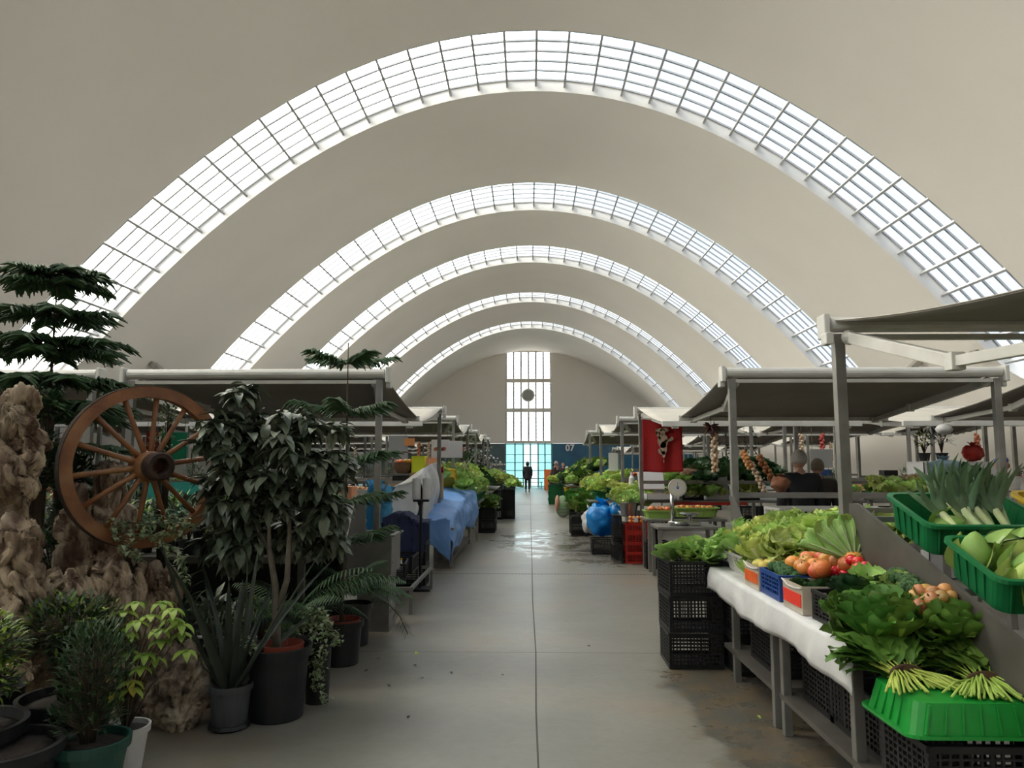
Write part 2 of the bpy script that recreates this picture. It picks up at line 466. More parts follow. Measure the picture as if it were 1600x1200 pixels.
for k in range(24):
    z = 3.45 + k * .27
    wf2.bar((W0, EY + .24, z), (W1, EY + .24, z), .02, .02)
o = wf.build('window_10', M_plaster); o['kind'] = 'structure'
wf2.build('window_bars', M_frame, o)
g_ = MB(); g_.quad((W0, EY + .22, 3.1), (W1, EY + .22, 3.1), (W1, EY + .22, 9.6), (W0, EY + .22, 9.6)); g_.build('pane', M_glass, o)
# clock hung in the window
ck = thing('wall_clock', 'round grey clock hung in the middle of the tall end window', 'clock', (-.07, EY - .02, 6.42))
c = MB(); rot = Matrix.Rotation(PI / 2, 3, 'X')
c.lathe([(.32, -.08), (.44, -.08), (.46, 0), (.46, .1), (.36, .1), (.36, .04)], n=28, rot=rot); c.build('clock_rim', mat('clock rim', (.75, .75, .72), .5), ck, smooth=False)
c = MB(); c.lathe([(.36, 0), (.36, .05)], n=28, rot=rot); fc = c.build('clock_face', mat('clock face', (.42, .43, .42), .4), ck)
c = MB(); c.bar((0, -.07, 0), (.14, -.07, .1), .03, .02); c.bar((0, -.07, 0), (.05, -.07, -.22), .02, .02); c.build('clock_hand', M_white, ck)
for s_ in (-1, 1): c = MB(); c.bar((s_ * .44, .02, 0), (s_ * .6, .02, 0), .05); c.build('bracket', M_frame, ck)
# glazed lower partition
M_teal = glass_mat('teal glass', (.17, .42, .44), .12)
M_bluewall = mat('blue glazed panel', (.02, .11, .22), .25, c2=(.03, .16, .28), scale=.8)
M_tealwall = mat('grey teal panel', (.10, .17, .18), .4, c2=(.07, .12, .13), scale=1)
M_tealframe = mat('teal door frame', (.16, .36, .36), .5)
dr = MB()
for x in (-1.66, -1.0, -.42, .08, .62, 1.1, 1.57): dr.bar((x, EY, 0), (x, EY, 3.03), .09, .08)
for z in (.06, .6, 1.15, 1.7, 2.25, 2.98): dr.bar((W0, EY, z), (W1, EY, z), .05, .05)
d_ = dr.build('door_1', M_tealframe); d_['kind'] = 'structure'
g_ = MB(); g_.quad((W0, EY + .02, 0), (-.42, EY + .02, 0), (-.42, EY + .02, 3.03), (W0, EY + .02, 3.03)); g_.quad((.62, EY + .02, 0), (W1, EY + .02, 0), (W1, EY + .02, 3.03), (.62, EY + .02, 3.03)); g_.build('pane', M_teal, d_)
g_ = MB(); g_.quad((-.42, EY + .02, 0), (.62, EY + .02, 0), (.62, EY + .02, 3.03), (-.42, EY + .02, 3.03)); g_.build('pane', glass_mat('clear glass', (.38, .62, .64)), d_)
b_ = MB(); b_.box((6.8, EY + .1, 1.52), (10.4, .2, 3.02)); b_.build('wall_back', M_bluewall)['kind'] = 'structure'
b_ = MB(); b_.box((-6.9, EY + .1, 1.52), (10.4, .2, 3.02)); b_.build('wall_back', M_tealwall)['kind'] = 'structure'
b_ = MB(); b_.box((0, EY - .1, 3.1), (7.6, .14, .1)); b_.build('trim_5', M_plaster)['kind'] = 'structure'
# low railing outside the doors
# near end wall behind the viewpoint
b_ = MB(); b_.box((0, -24, 5), (25, .3, 10.4)); b_.build('wall_front', M_plaster)['kind'] = 'structure'
# stall number on the blue panel
tg = thing('stall_number_sign', 'white numerals 07 on the blue glazed panel beside the doors', 'sign', (2.84, EY - .04, 2.52))
cu = bpy.data.curves.new('digits', 'FONT'); cu.body = '07'; cu.size = .62; cu.extrude = .01; cu.offset = .018; cu.align_x = 'CENTER'
t0_ = link(bpy.data.objects.new('digits', cu)); dg0 = bpy.context.evaluated_depsgraph_get(); dg0.update()
me_ = bpy.data.meshes.new_from_object(t0_.evaluated_get(dg0)); bpy.data.objects.remove(t0_); bpy.data.curves.remove(cu)
me_.materials.clear(); me_.materials.append(mat('white lettering', (.92, .93, .93), .5))
t_ = link(bpy.data.objects.new('numerals', me_)); t_.parent = tg; t_.rotation_euler = (PI / 2, 0, 0)

# ------------------------------------------------------------------ awnings and stall frames
def awning(x0, x1, y, d, label, group, z=2.46, ln=2.4, drop=.25, name='stall_awning', low=0):
    """roller at y, canvas reaching to y + d*ln"""
    t = thing(name, label, 'awning', ((x0 + x1) / 2, y, 0), 0, group); hw = (x1 - x0) / 2
    m = MB(); m.lathe([(.052, -hw + .04), (.052, hw - .04)], (0, 0, z + .065), 14, Matrix.Rotation(PI / 2, 3, 'Y')); m.build('roller', M_white, t, smooth=False)
    for s in (-1, 1):
        m = MB(); m.box((s * (hw - .0), 0, z + .05), (.04, .13, .16)); m.box((s * (hw - .0), d * .05, z - .04), (.05, .1, .08)); m.build('end_bracket', M_white, t, bevel=.008)
    zf = z - drop
    m = MB()
    def fn(u, v):
        sag = -.035 * math.sin(PI * v) * (1 + .15 * math.sin(u * 9))
        return (-hw + .06 + (2 * hw - .12) * u, d * (.03 + (ln - .03) * v), z + .09 + (zf + .02 - z - .09) * v + sag)
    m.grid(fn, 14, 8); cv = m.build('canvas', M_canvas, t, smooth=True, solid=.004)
    m = MB(); m.grid(lambda u, v: (fn(u, v)[0] * .998, fn(u, v)[1], fn(u, v)[2] - .009), 14, 8); m.build('underside_shade', M_underside_shade, cv, smooth=True, solid=.003)  # added dark sheet below the canvas, its colour stands in for shade
    m = MB(); m.box((0, d * ln, zf), (2 * hw - .06, .05, .075)); m.build('front_bar', M_white, t, bevel=.006)
    for s in (-1, 1):
        sh = Vector((s * (hw - .14), d * .06, z - .03)); el = Vector((s * (hw - (.34 if not low else .16)), d * ln * .5, z - .03 - drop * .7 - low * .6)); ha = Vector((s * (hw - .22), d * (ln - .03), zf - .03 - low * .5))
        m = MB(); m.bar(sh, el, .05, .075); m.ell(sh, .052, 6, 10); ao = m.build('folding_arm', M_white, t, bevel=.006)
        m = MB(); m.bar(el, ha, .04, .055); m.box(el, (.07, .07, .09)); m.box(ha, (.09, .06, .07)); m.build('forearm', M_white, ao, bevel=.004)
    return t
def frame(x0, x1, y0, y1, label, group, zc=.98, rails=(1.29,), zt=2.46, posts=((0, 0), (1, 0), (0, 1), (1, 1)), w=.062, cut=(0, 0)):
    t = thing('market_stall', label, 'market stall', ((x0 + x1) / 2, (y0 + y1) / 2, 0), 0, group)
    hx, hy = (x1 - x0) / 2 - .09, (y1 - y0) / 2
    for i, j in posts:
        X, Y = (-hx, hx)[i], (-hy, hy)[j]
        m = MB(); m.bar((X, Y, 0), (X, Y, zt), w); m.build('post', M_steel, t, bevel=.004)
    for j in sorted({q[1] for q in posts}):
        Y = (-hy, hy)[j]
        m = MB(); m.bar((-hx, Y, zt - .02), (hx, Y, zt - .02), .045, .035); m.build('top_rail', M_white, t)
        for r in rails:
            m = MB(); m.bar((-hx, Y, r), (hx, Y, r), .04, .055); m.build('rail', M_steel, t)
    if zc:
        m = MB(); m.box(((cut[0] - cut[1]) / 2, 0, zc - .02), (2 * hx - .1 - cut[0] - cut[1], 2 * hy - .05, .04)); m.build('counter', M_steel, t, bevel=.004)
    return t
G_AW = 'grey canvas awnings over the stalls'; G_ST = 'steel stall frames under the awnings'
# columns of the right side (x0, x1) by row, then the left side
rowsR = [(4.9, 7.5), (12.76, 15.3), (18.4, 21.7), (26.2, 28.8), (34, 36.6), (42, 44.5)]
rowsL = [(4.9, 7.5), (12.6, 14.95), (18.4, 21.2), (24.7, 27.3), (31.5, 34), (39, 41.5)]
offR = [0, -.14, -.28, -.3, -.3, -.3]
ordn = ['first', 'second', 'third', 'fourth', 'fifth', 'farthest']
AX = {'R': [(1.97, 4.8), (5.3, 8.0), (8.3, 9.9)], 'L': [(-4.2, -1.45), (-7.1, -4.45), (-9.8, -7.35)]}
colname = ['aisle-side', 'middle', 'outermost']
for side, rows in (('R', rowsR), ('L', rowsL)):
    sname = 'right' if side == 'R' else 'left'
    for ri, (ya, yb) in enumerate(rows):
        off = offR[ri] if side == 'R' else 0
        for ci, (x0, x1) in enumerate(AX[side]):
            if ci == 2 and ri in (0,): continue
            if ci == 0 and ri >= (3 if side == 'R' else 4): continue
            x0_, x1_ = x0 + off, x1 + off
            where = '%s stall, %s row, %s side of hall' % (colname[ci], ordn[ri], sname)
            prev = rows[ri - 1][1] if ri else -5; nxt = rows[ri + 1][0] if ri + 1 < len(rows) else 60
            lnn = min(2.4, (ya - prev) / 2 - .12); lnf = min(2.4, (nxt - yb) / 2 - .12)
            # the side of each row facing the viewer, then the far side
            if not (side == 'L' and ri == 0):
                awning(x0_, x1_, ya, -1, 'grey awning slanting towards the viewer, ' + where, G_AW, drop=(.20 if ri == 0 else .30) * lnn / 2.4, ln=lnn, low=.30 if ri == 0 else 0)
            awning(x0_, x1_, yb, 1, 'grey awning slanting away, ' + where, G_AW, drop=.25 * lnf / 2.4, ln=lnf)
            if side == 'L' and ri == 0:
                frame(x0_, x1_, ya, yb, 'steel stall frame, ' + where, G_ST, posts=((0, 1), (1, 1)), rails=(), zc=0)
            elif side == 'R' and ri == 0 and ci == 0:
                frame(x0_, x1_, ya, yb, 'steel stall frame of the near right stall with leek and cabbage crates', G_ST, zc=0, rails=(1.29,), posts=((0, 0), (0, 1), (1, 1)), w=.068)
            else:
                frame(x0_, x1_, ya, yb, 'steel stall frame, ' + where, G_ST, cut=(.55 if side == 'R' and ci == 0 and ri > 1 else 0, .6 if side == 'L' and ci == 0 else 0))

# ------------------------------------------------------------------ produce and crates
def leafmat(name, a, b, scale=14, rnd=.6, trans=.22, rough=.5, c3=None):
    return mat(name, a, rough, c2=b, scale=scale, rnd=rnd, trans=trans, spec=.35, c3=c3)
L_lett = leafmat('lettuce leaf', (.56, .68, .22), (.36, .53, .10), 10, rnd=.7)
L_lett_pale = leafmat('pale lettuce rib', (.78, .82, .52), (.64, .74, .36), 12)
L_cos = leafmat('cabbage leaf', (.34, .50, .14), (.20, .36, .075), 12)
L_rib = leafmat('pale leaf rib', (.52, .62, .33), (.42, .54, .25), 12)
L_green = leafmat('turnip leaf', (.12, .235, .04), (.06, .145, .02), 12, trans=.15)
L_stem = leafmat('turnip stem', (.36, .50, .10), (.28, .42, .07), 20, trans=.05)
L_dark = leafmat('dark kale leaf', (.035, .085, .025), (.02, .05, .018), 12, trans=.1)
L_point = leafmat('pointed cabbage leaf', (.34, .47, .12), (.25, .38, .08), 9, trans=.05)
L_savoy = leafmat('outer cabbage leaf', (.07, .15, .045), (.045, .10, .03), 9, trans=.05)
L_leek = leafmat('leek leaf', (.16, .25, .14), (.10, .18, .10), 9, trans=.08)
L_leekw = leafmat('leek shaft', (.66, .70, .42), (.50, .60, .26), 5, trans=.05)
L_cream = mat('cauliflower curd', (.72, .66, .42), .7, c2=(.60, .55, .33), scale=60, bump=.6)
L_brocc = mat('broccoli head', (.035, .10, .03), .8, c2=(.06, .14, .04), scale=90, bump=1, rnd=.3)
L_tom = mat('tomato skin', (.62, .035, .012), .18, c2=(.68, .09, .015), scale=6, rnd=.5, spec=.6)
L_orange = mat('orange tomato skin', (.66, .22, .04), .3, c2=(.55, .30, .06), scale=6, rnd=.8)
L_pear = mat('yellow fruit skin', (.55, .42, .08), .4, c2=(.42, .40, .08), scale=7, rnd=.7)
L_onion = mat('brown onion skin', (.48, .20, .07), .35, c2=(.36, .11, .05), scale=5, rnd=.9, stretch=(1, 1, .2))
L_root = mat('turnip skin', (.62, .55, .45), .5, c2=(.40, .20, .28), scale=8, rnd=.4)
def ordinal_put(proto, items, label, group):
    """items: (loc, rot, scale); the label says the place in the row, counted from the left"""
    n = len(items); order = sorted(range(n), key=lambda i: items[i][0][0] / items[i][0][1]); ords = ['first', 'second', 'third', 'fourth', 'fifth', 'sixth', 'seventh', 'eighth', 'ninth', 'tenth', 'eleventh', 'twelfth']
    for i, (l, r_, s_) in enumerate(items):
        k_ = order.index(i); pos = 'leftmost' if k_ == 0 else 'rightmost' if k_ == n - 1 else ords[k_] + ' from the left'
        proto.put(l, r_, '%s, %s' % (label, pos), group, s_)
M_brown = mat('brown binding straw', (.09, .045, .02), .8, c2=(.06, .03, .015), scale=30)

def leaf(mb, base, d, up, L, W, curl=.6, ruf=.0, nu=6, nv=4, cup=.25, ph=0., prof=0, rib=True, tw=0., wf=None, fr=11):
    """a bent leaf blade: slot 0 blade, slot 1 midrib"""
    base = Vector(base); d = Vector(d).normalized(); up = Vector(up); side = d.cross(up)
    if side.length < 1e-4: side = d.orthogonal()
    side.normalize(); nrm = side.cross(d).normalized()
    pts = []; p = base.copy()
    st = L / nu
    for i in range(nu + 1):
        t = i / nu
        if i:
            rot = Matrix.Rotation(-curl / nu, 3, side); d = rot @ d; nrm = rot @ nrm
            if tw: r2 = Matrix.Rotation(tw / nu, 3, d); side = r2 @ side; nrm = r2 @ nrm
            p = p + d * st
        if wf: w = wf(t)
        elif prof == 0: w = math.sin(PI * min(1, (t * .93 + .07)) ** .8)          # oval
        elif prof == 1: w = .22 + .78 * math.sin(PI / 2 * min(1, t * 1.25)) if t < .92 else .72   # broad top (lettuce)
        elif prof == 2: w = (1 - t) ** .5 * min(1, .55 + t * 3)                    # strap
        elif prof == 3: w = .12 if t < .35 else math.sin(PI * (t - .3) / .72) ** .7  # stalked
        w = max(w, .02) * W / 2
        for k in range(nv + 1):
            s = -1 + 2 * k / nv
            r_ = ruf * L * (s * s) * math.sin(ph + t * fr + s * 2.1) * (.3 + t)
            pts.append(p + side * (s * w) + nrm * (cup * s * s * w + r_))
    n0 = len(mb.v); mb.v += [tuple(q) for q in pts]
    c = nv // 2
    for i in range(nu):
        for k in range(nv):
            mb.f.append((n0 + i * (nv + 1) + k, n0 + (i + 1) * (nv + 1) + k, n0 + (i + 1) * (nv + 1) + k + 1, n0 + i * (nv + 1) + k + 1))
            mb.mi.append(1 if rib and k in ((c - 1, c) if nv > 4 else (c,)) and i < nu * .6 and (nv > 4 or i < nu * .45) else 0)
def flip(o):
    return o
def make_lettuce(seed, leaves=17, R_=.15, spread=1.0, m0=None, m1=None, name='lettuce', cat='lettuce', ruf=.11, wfac=None):
    def f():
        rs = random.Random(seed); t = thing(name, 'lettuce', cat)
        mb = MB()
        for i in range(leaves):
            a = i * 2.399 + rs.uniform(-.2, .2); q = i / leaves
            el = R(12 + 68 * q) + rs.uniform(-.1, .1)
            d = Vector((math.cos(a) * math.cos(el), math.sin(a) * math.cos(el), math.sin(el)))
            b = Vector((math.cos(a), math.sin(a), 0)) * .018 + Vector((0, 0, .015 + .03 * q))
            leaf(mb, b, d, Vector((0, 0, 1)), R_ * rs.uniform(.95, 1.2) * (1.05 - .25 * q), R_ * (wfac or (1.0 if ruf > .1 else 1.15)) * rs.uniform(.85, 1.15), curl=(.25 + .7 * q) * spread * rs.uniform(.3, 1.2) - .5 * (1 - q), ruf=ruf, nu=10 if ruf > .1 else 8, nv=8, cup=.4, ph=rs.uniform(0, 6), prof=1, fr=26 if ruf > .1 else 15)
        mb.build('leaves', [m0 or L_lett, m1 or L_lett_pale], t, smooth=True)
        m = MB(); m.ell((0, 0, .02), (.028, .028, .025), 5, 8); m.build('stump', L_rib, t, smooth=True)
        return t
    return Proto(f)
LETT = [make_lettuce(3 + i, 22 + i, ruf=.12) for i in range(3)]
COS = make_lettuce(21, 13, .19, .6, L_cos, L_rib, 'leafy_cabbage', 'cabbage', ruf=.04)
KALE = make_lettuce(31, 14, .17, .8, L_dark, L_savoy, 'kale', 'kale', ruf=.07)
GREENS = make_lettuce(41, 26, .18, .9, L_green, L_stem, 'leafy_greens', 'leafy greens', ruf=.075, wfac=.62)
CAULI = None
def make_cauli():
    t = thing('cauliflower', 'cauliflower', 'cauliflower'); m = MB()
    m.ell((0, 0, .07), (.075, .075, .05), 10, 16, fn=lambda d: 1 + .07 * noise.noise(d * 7)); m.build('curd', L_cream, t, smooth=True)
    m = MB()
    for i in range(9):
        a = i * 2 * PI / 9; leaf(m, (math.cos(a) * .03, math.sin(a) * .03, .02), (math.cos(a), math.sin(a), .5), (0, 0, 1), .17, .11, curl=-1.0, ruf=.03, nu=5, nv=4, ph=i)
    m.build('leaves', [L_cos, L_rib], t, smooth=True); return t
CAULI = Proto(make_cauli)
def make_brocc():
    t = thing('broccoli', 'broccoli', 'broccoli'); m = MB()
    for i in range(11):
        a = i * 2.4; r_ = .017 * math.sqrt(i); m.ell((math.cos(a) * r_, math.sin(a) * r_, .075 - r_ * .35), .027, 6, 9, fn=lambda d: 1 + .15 * noise.noise(d * 6 + Vector((i, 0, 0))))
    m.build('florets', L_brocc, t, smooth=True)
    m = MB(); m.tube([(0, 0, 0), (0, 0, .07)], [.018, .024], 8); m.build('stalk', L_stem, t, smooth=True); return t
BROCC = Proto(make_brocc)
def make_pointed():
    t = thing('pointed_cabbage', 'cabbage', 'cabbage'); m = MB()
    prof = [(.005, 0), (.045, .012), (.075, .05), (.083, .09), (.072, .14), (.05, .185), (.022, .215), (.003, .225)]
    m.lathe(prof, n=20, wob=lambda a, z: 1 + .05 * math.sin(a * 3 + z * 25) + .02 * math.sin(a * 8)); m.build('head', L_point, t, smooth=True)
    m = MB()
    for i in range(4):
        a = i * 1.7; leaf(m, (math.cos(a) * .045, math.sin(a) * .045, .012), (math.cos(a) * .75, math.sin(a) * .75, .8), (math.cos(a), math.sin(a), -.5), .20, .15, curl=.75, ruf=.015, nu=7, nv=6, cup=.55, ph=i)
    m.build('wrapper_leaf', [L_point, L_rib], t, smooth=True); return t
POINTED = Proto(make_pointed)
def make_leek():
    t = thing('leek', 'leek', 'leek'); rs = random.Random(5); m = MB()
    m.tube([(0, 0, 0), (0, 0, .02), (0, 0, .15), (0, .003, .28)], [.015, .017, .015, .016], 10); m.build('shaft', L_leekw, t, smooth=True)
    m = MB()
    for i in range(8):
        s = -1 if i % 2 else 1; q = i / 8
        leaf(m, (s * .004, 0, .24 + .012 * i), (s * (.32 - .22 * q) + rs.uniform(-.05, .05), rs.uniform(-.12, .12), 1), (0, 1, 0), .26 - .08 * q + rs.uniform(0, .05), .040, curl=rs.uniform(-.4, .9), nu=7, nv=2, cup=.5, prof=2, rib=False, tw=rs.uniform(-.5, .5))
    m.build('leaves', [L_leek], t, smooth=True)
    m = MB()
    for i in range(14):
        a = i * 2.4; m.tube([(0, 0, .002), (math.cos(a) * .012, math.sin(a) * .012, -.012), (math.cos(a) * .016, math.sin(a) * .016, -.03)], .0012, 3)
    m.build('roots', L_root, t); return t
LEEK = Proto(make_leek)
def ball(name, m_, r_, sq=.9, stem=None):
    def f():
        t = thing(name, name, name.replace('_', ' ')); m = MB()
        m.ell((0, 0, r_ * sq), (r_, r_, r_ * sq), 9, 14, fn=lambda d: 1 - .12 * max(0, d.z) ** 8 + .025 * noise.noise(d * 2.2)); m.build('flesh', m_, t, smooth=True)
        m = MB()
        if stem == 'calyx':
            for i in range(5):
                a = i * 1.257; m.quad((0, 0, r_ * 1.72), (math.cos(a - .3) * r_ * .25, math.sin(a - .3) * r_ * .25, r_ * 1.74), (math.cos(a) * r_ * .6, math.sin(a) * r_ * .6, r_ * 1.72), (math.cos(a + .3) * r_ * .25, math.sin(a + .3) * r_ * .25, r_ * 1.74))
        m.tube([(0, 0, r_ * 1.6), (r_ * .08, 0, r_ * 1.95)], [r_ * .12, r_ * .05], 5); m.build('stem', L_green if stem else M_brown, t)
        return t
    return Proto(f)
TOM = ball('tomato', L_tom, .036, .88, 'calyx'); OTOM = ball('orange_fruit', L_orange, .043, .93, 'calyx'); PEAR = ball('yellow_fruit', L_pear, .036, .98)
ONION = ball('onion', L_onion, .036, .85); POT = ball('potato', mat('potato skin', (.42, .30, .15), .7, c2=(.35, .24, .12), scale=9, rnd=.4), .035, .75)

# crates: lattice crates and solid tubs
def crate(name, L_, W, H_, m_, rows=4, cols=9, wall=.008, tag_='crate', handle=True):
    """open-topped lattice crate, origin at the bottom centre"""
    def f():
        t = thing(name, name, tag_); hx, hy = L_ / 2, W / 2; m = MB()
        for sx in (-1, 1):
            for sy in (-1, 1):
                m.box((sx * (hx - .012), sy * (hy - .012), H_ / 2), (.03, .03, H_))
        def side(p0, p1, n_, hz):
            d = (Vector(p1) - Vector(p0)); 
            m.bar(Vector(p0) + Vector((0, 0, H_ - .012)), Vector(p1) + Vector((0, 0, H_ - .012)), wall * 1.6, .026)
            m.bar(Vector(p0) + Vector((0, 0, .016)), Vector(p1) + Vector((0, 0, .016)), wall, .032)
            for r_ in range(1, rows):
                z = .03 + (H_ - .05) * r_ / rows
                m.bar(Vector(p0) + Vector((0, 0, z)), Vector(p1) + Vector((0, 0, z)), wall * .8, .009)
            for c in range(1, n_):
                q = Vector(p0) + d * c / n_
                m.bar(q + Vector((0, 0, .02)), q + Vector((0, 0, H_ - .02)), wall * .7 if c % 3 else .014, wall, up=(d.y, -d.x, 0))
        side((-hx, -hy, 0), (hx, -hy, 0), cols, 1); side((-hx, hy, 0), (hx, hy, 0), cols, 1)
        side((-hx, -hy, 0), (-hx, hy, 0), cols * 2 // 3, 1); side((hx, -hy, 0), (hx, hy, 0), cols * 2 // 3, 1)
        m.build('slatted_wall', m_, t)
        m = MB(); m.box((0, 0, .006), (L_ - .01, W - .01, .01)); m.build('crate_floor', m_, t)
        return t
    return Proto(f)
def tub(name, L_, W, H_, m_, r_=.06, taper=.90, ribs=8, lip=.022, tag_='crate'):
    def f():
        t = thing(name, name, tag_)
        def ring(sc, z, off=0):
            hx, hy = L_ / 2 * sc + off, W / 2 * sc + off - (L_ - W) / 2 * 0; rr = min(r_, hx * .6) ; out = []
            for cx, cy, a0 in ((1, 1, 0), (-1, 1, 90), (-1, -1, 180), (1, -1, 270)):
                for k in range(5):
                    a = R(a0 + k * 22.5); out.append((cx * (hx - rr) + rr * math.cos(a), cy * (hy - rr) + rr * math.sin(a), z))
            return out
        m = MB(); rings = [ring(taper, .004), ring(1, H_ - .012), ring(1, H_, 0), ring(1, H_, lip), ring(1, H_ - .018, lip), ring(1, H_ - .018, lip - .004), ring(1, H_ - .004, .004), ring(taper + .01, 0, .003)]
        n = 20; vs = [v for q in rings for v in q]; fs = []
        for i in range(len(rings) - 1):
            for k in range(n): fs.append((i * n + k, i * n + (k + 1) % n, (i + 1) * n + (k + 1) % n, (i + 1) * n + k))
        fs.append(tuple(range(n))[::-1]); fs.append(tuple(7 * n + k for k in range(n))); m.raw(vs, fs)
        m.build('shell', m_, t)
        m = MB()
        for k in range(ribs + 1):
            x = -L_ / 2 * .86 + L_ * .86 * k / ribs
            for s in (-1, 1): m.bar((x * taper, s * (W / 2 * taper + .004), .01), (x, s * (W / 2 + .004), H_ - .02), .006, .014, up=(0, 1, 0))
        for k in range(1, ribs * 2 // 3):
            y = -W / 2 * .8 + W * .8 * k / (ribs * 2 // 3)
            for s in (-1, 1): m.bar((s * (L_ / 2 * taper + .004), y * taper, .01), (s * (L_ / 2 + .004), y, H_ - .02), .006, .014, up=(1, 0, 0))
        o = m.build('ribs', m_, t); o['kind'] = 'stuff'
        return t
    return Proto(f)
BCRATE = crate('black_crate', .58, .38, .27, M_black, rows=8, cols=15, wall=.012)
BCRATE_S = crate('black_crate', .50, .33, .20, M_black, rows=6, cols=13, wall=.011)
BLUECR = crate('blue_crate', .40, .30, .15, M_blue, rows=4, cols=8)
RCRATE = crate('red_crate', .40, .30, .155, M_red, rows=4, cols=8)
GTUB = tub('green_crate', .60, .42, .17, M_green)
GTUBH = tub('green_crate', .60, .42, .17, M_green_hot)
YTUB = tub('yellow_crate', .58, .40, .15, M_yellow)
WTUB = tub('white_crate', .50, .36, .14, M_white)
def rnd(a, b): return random.uniform(a, b)
def pile(proto, pts, label, group, sc=(.85, 1.15), tilt=.4, seed=1):
    rs = random.Random(seed); protos = proto if isinstance(proto, list) else [proto]
    n = len(pts); order = sorted(range(n), key=lambda i: pts[i][0] / pts[i][1]); ords = ['first', 'second', 'third', 'fourth', 'fifth', 'sixth', 'seventh', 'eighth']
    base_label = label
    for i, p in enumerate(pts):
        s_ = rs.uniform(*sc)
        if 1 < n <= 8:
            k_ = order.index(i); pos = 'leftmost' if k_ == 0 else 'rightmost' if k_ == n - 1 else ords[k_] + ' from left'
            label = '%s, %s' % (base_label, pos)
        protos[i % len(protos)].put(p, (rs.uniform(-tilt, tilt), rs.uniform(-tilt, tilt), rs.uniform(0, 6.28)), label, group, s_)
def heap(x0, x1, y0, y1, zf, nx, ny, seed=1, j=.3):
    rs = random.Random(seed); out = []
    for i in range(nx):
        for k in range(ny):
            x = x0 + (x1 - x0) * (i + .5 + rs.uniform(-j, j)) / nx; y = y0 + (y1 - y0) * (k + .5 + rs.uniform(-j, j)) / ny
            out.append((x, y, zf(x, y) if callable(zf) else zf))
    return out

# ------------------------------------------------------------------ near right stall
# low produce table along the aisle
def leg_table(name, label, x0, x1, y0, y1, z, legs, shelf=None, cat='table', th=.035, lw=.05):
    t = thing(name, label, cat, ((x0 + x1) / 2, (y0 + y1) / 2, 0)); cx, cy = (x0 + x1) / 2, (y0 + y1) / 2
    m = MB(); m.box((0, 0, z - th / 2), (x1 - x0, y1 - y0, th)); m.build('table_top', M_steel, t, bevel=.004)
    for lx, ly in legs:
        m = MB(); m.bar((lx - cx, ly - cy, 0), (lx - cx, ly - cy, z - th), lw); m.build('leg', M_steel, t, bevel=.004)
    if shelf is not None:
        m = MB(); m.box((0, 0, shelf), (x1 - x0 - .06, y1 - y0 - .06, .03)); m.build('shelf', M_steel_dark, t)
    return t
leg_table('display_table', 'long steel produce table under the white sheet, near right stall', 1.47, 2.0, 3.42, 4.66, .78, [(1.53, 3.62), (1.94, 3.62), (1.53, 4.60), (1.94, 4.60)], .22)
leg_table('display_table', 'steel produce table end beside the tall stack of black crates', 1.47, 2.0, 4.69, 5.92, .78, [(1.52, 4.74), (1.94, 4.74), (1.54, 5.70), (1.94, 5.70)], .22)
# white sheet lying on the table front and hanging over its edge
m = MB()
def sheet(u, v):
    y = 3.36 + 2.62 * u
    w = .025 * noise.noise(Vector((u * 9, v * 2, 3))) + .015 * noise.noise(Vector((u * 23, v * 3, 0)))
    hang = .165 + .035 * math.sin(u * 11 + 1) * .6 + .03 * noise.noise(Vector((u * 6, 0, 7)))
    if v < .4: return (1.74 - .31 * v / .4, y, .793 + .004 * abs(w))
    q = (v - .4) / .6
    return (1.428 - .03 * math.sin(q * PI * .6) + w * q - .02 * (1 - q) * 0, y + .02 * w, .793 - hang * q - .012 * q * q)
m.grid(sheet, 70, 12); o = m.build('plastic_sheet', M_sheet, smooth=True, solid=.003)
tag(o, 'white plastic sheet hanging over the edge of the near right produce table', 'plastic sheet')
# sloping steel side panels and display bed
def slope_panel(x, pts, label, w=.02):
    c = Vector((x, sum(p[0] for p in pts) / len(pts), 0)); m = MB()
    m.prism([(p[0] - c.y, p[1]) for p in pts], (-w / 2, w / 2), 'x'); 
    o = m.build('side_panel', M_steel_dark); o.location = c; return tag(o, label, 'panel', 'sloping steel panels at the stall ends')
slope_panel(1.885, [(4.42, .80), (2.55, .55), (2.55, .80), (4.30, 1.37), (4.42, 1.37)], 'sloping steel panel between the near produce table and the green crates')
t = thing('display_rack', 'sloping steel rack that carries the green crates of the near right stall', 'display rack', (2.6, 3.5, 0))
m = MB()
bed = lambda y: .905 + (y - 3.1) * .335
for k in range(3):
    y = (4.30, 3.5, 2.7)[k]; m2 = MB(); m2.bar((-.66, y - 3.5, bed(y) - .02), (1.2, y - 3.5, bed(y) - .02), .04, .03); m2.build('cross_rail', M_steel, t)
for x in (-.62, .5, 1.15):
    m2 = MB(); m2.bar((x, 4.35 - 3.5, bed(4.35) - .05), (x, 2.5 - 3.5, bed(2.5) - .05), .03, .04); m2.build('slope_rail', M_steel, t)
    for y in (2.6, 4.3):
        m2 = MB(); m2.bar((x, y - 3.5, 0), (x, y - 3.5, bed(y) - .05), .045); m2.build('leg', M_steel, t)
tilt = math.atan(.335)
GTUB.put((2.27, 3.98, bed(3.98) + .01), (tilt, 0, .02), 'green plastic crate holding leeks, upper crate of the near right stall')
GTUB.put((2.27, 3.44, bed(3.44) + .01), (tilt, 0, 0), 'green plastic crate full of pointed cabbages, near right stall')
GTUB.put((2.27, 2.86, bed(2.86) - .02), (tilt, 0, 0), 'green plastic crate at the right edge behind the tied greens')
YTUB.put((2.95, 4.02, bed(4.02) + .03), (tilt, 0, .05), 'yellow plastic crate of leeks at the right edge of the near stall')
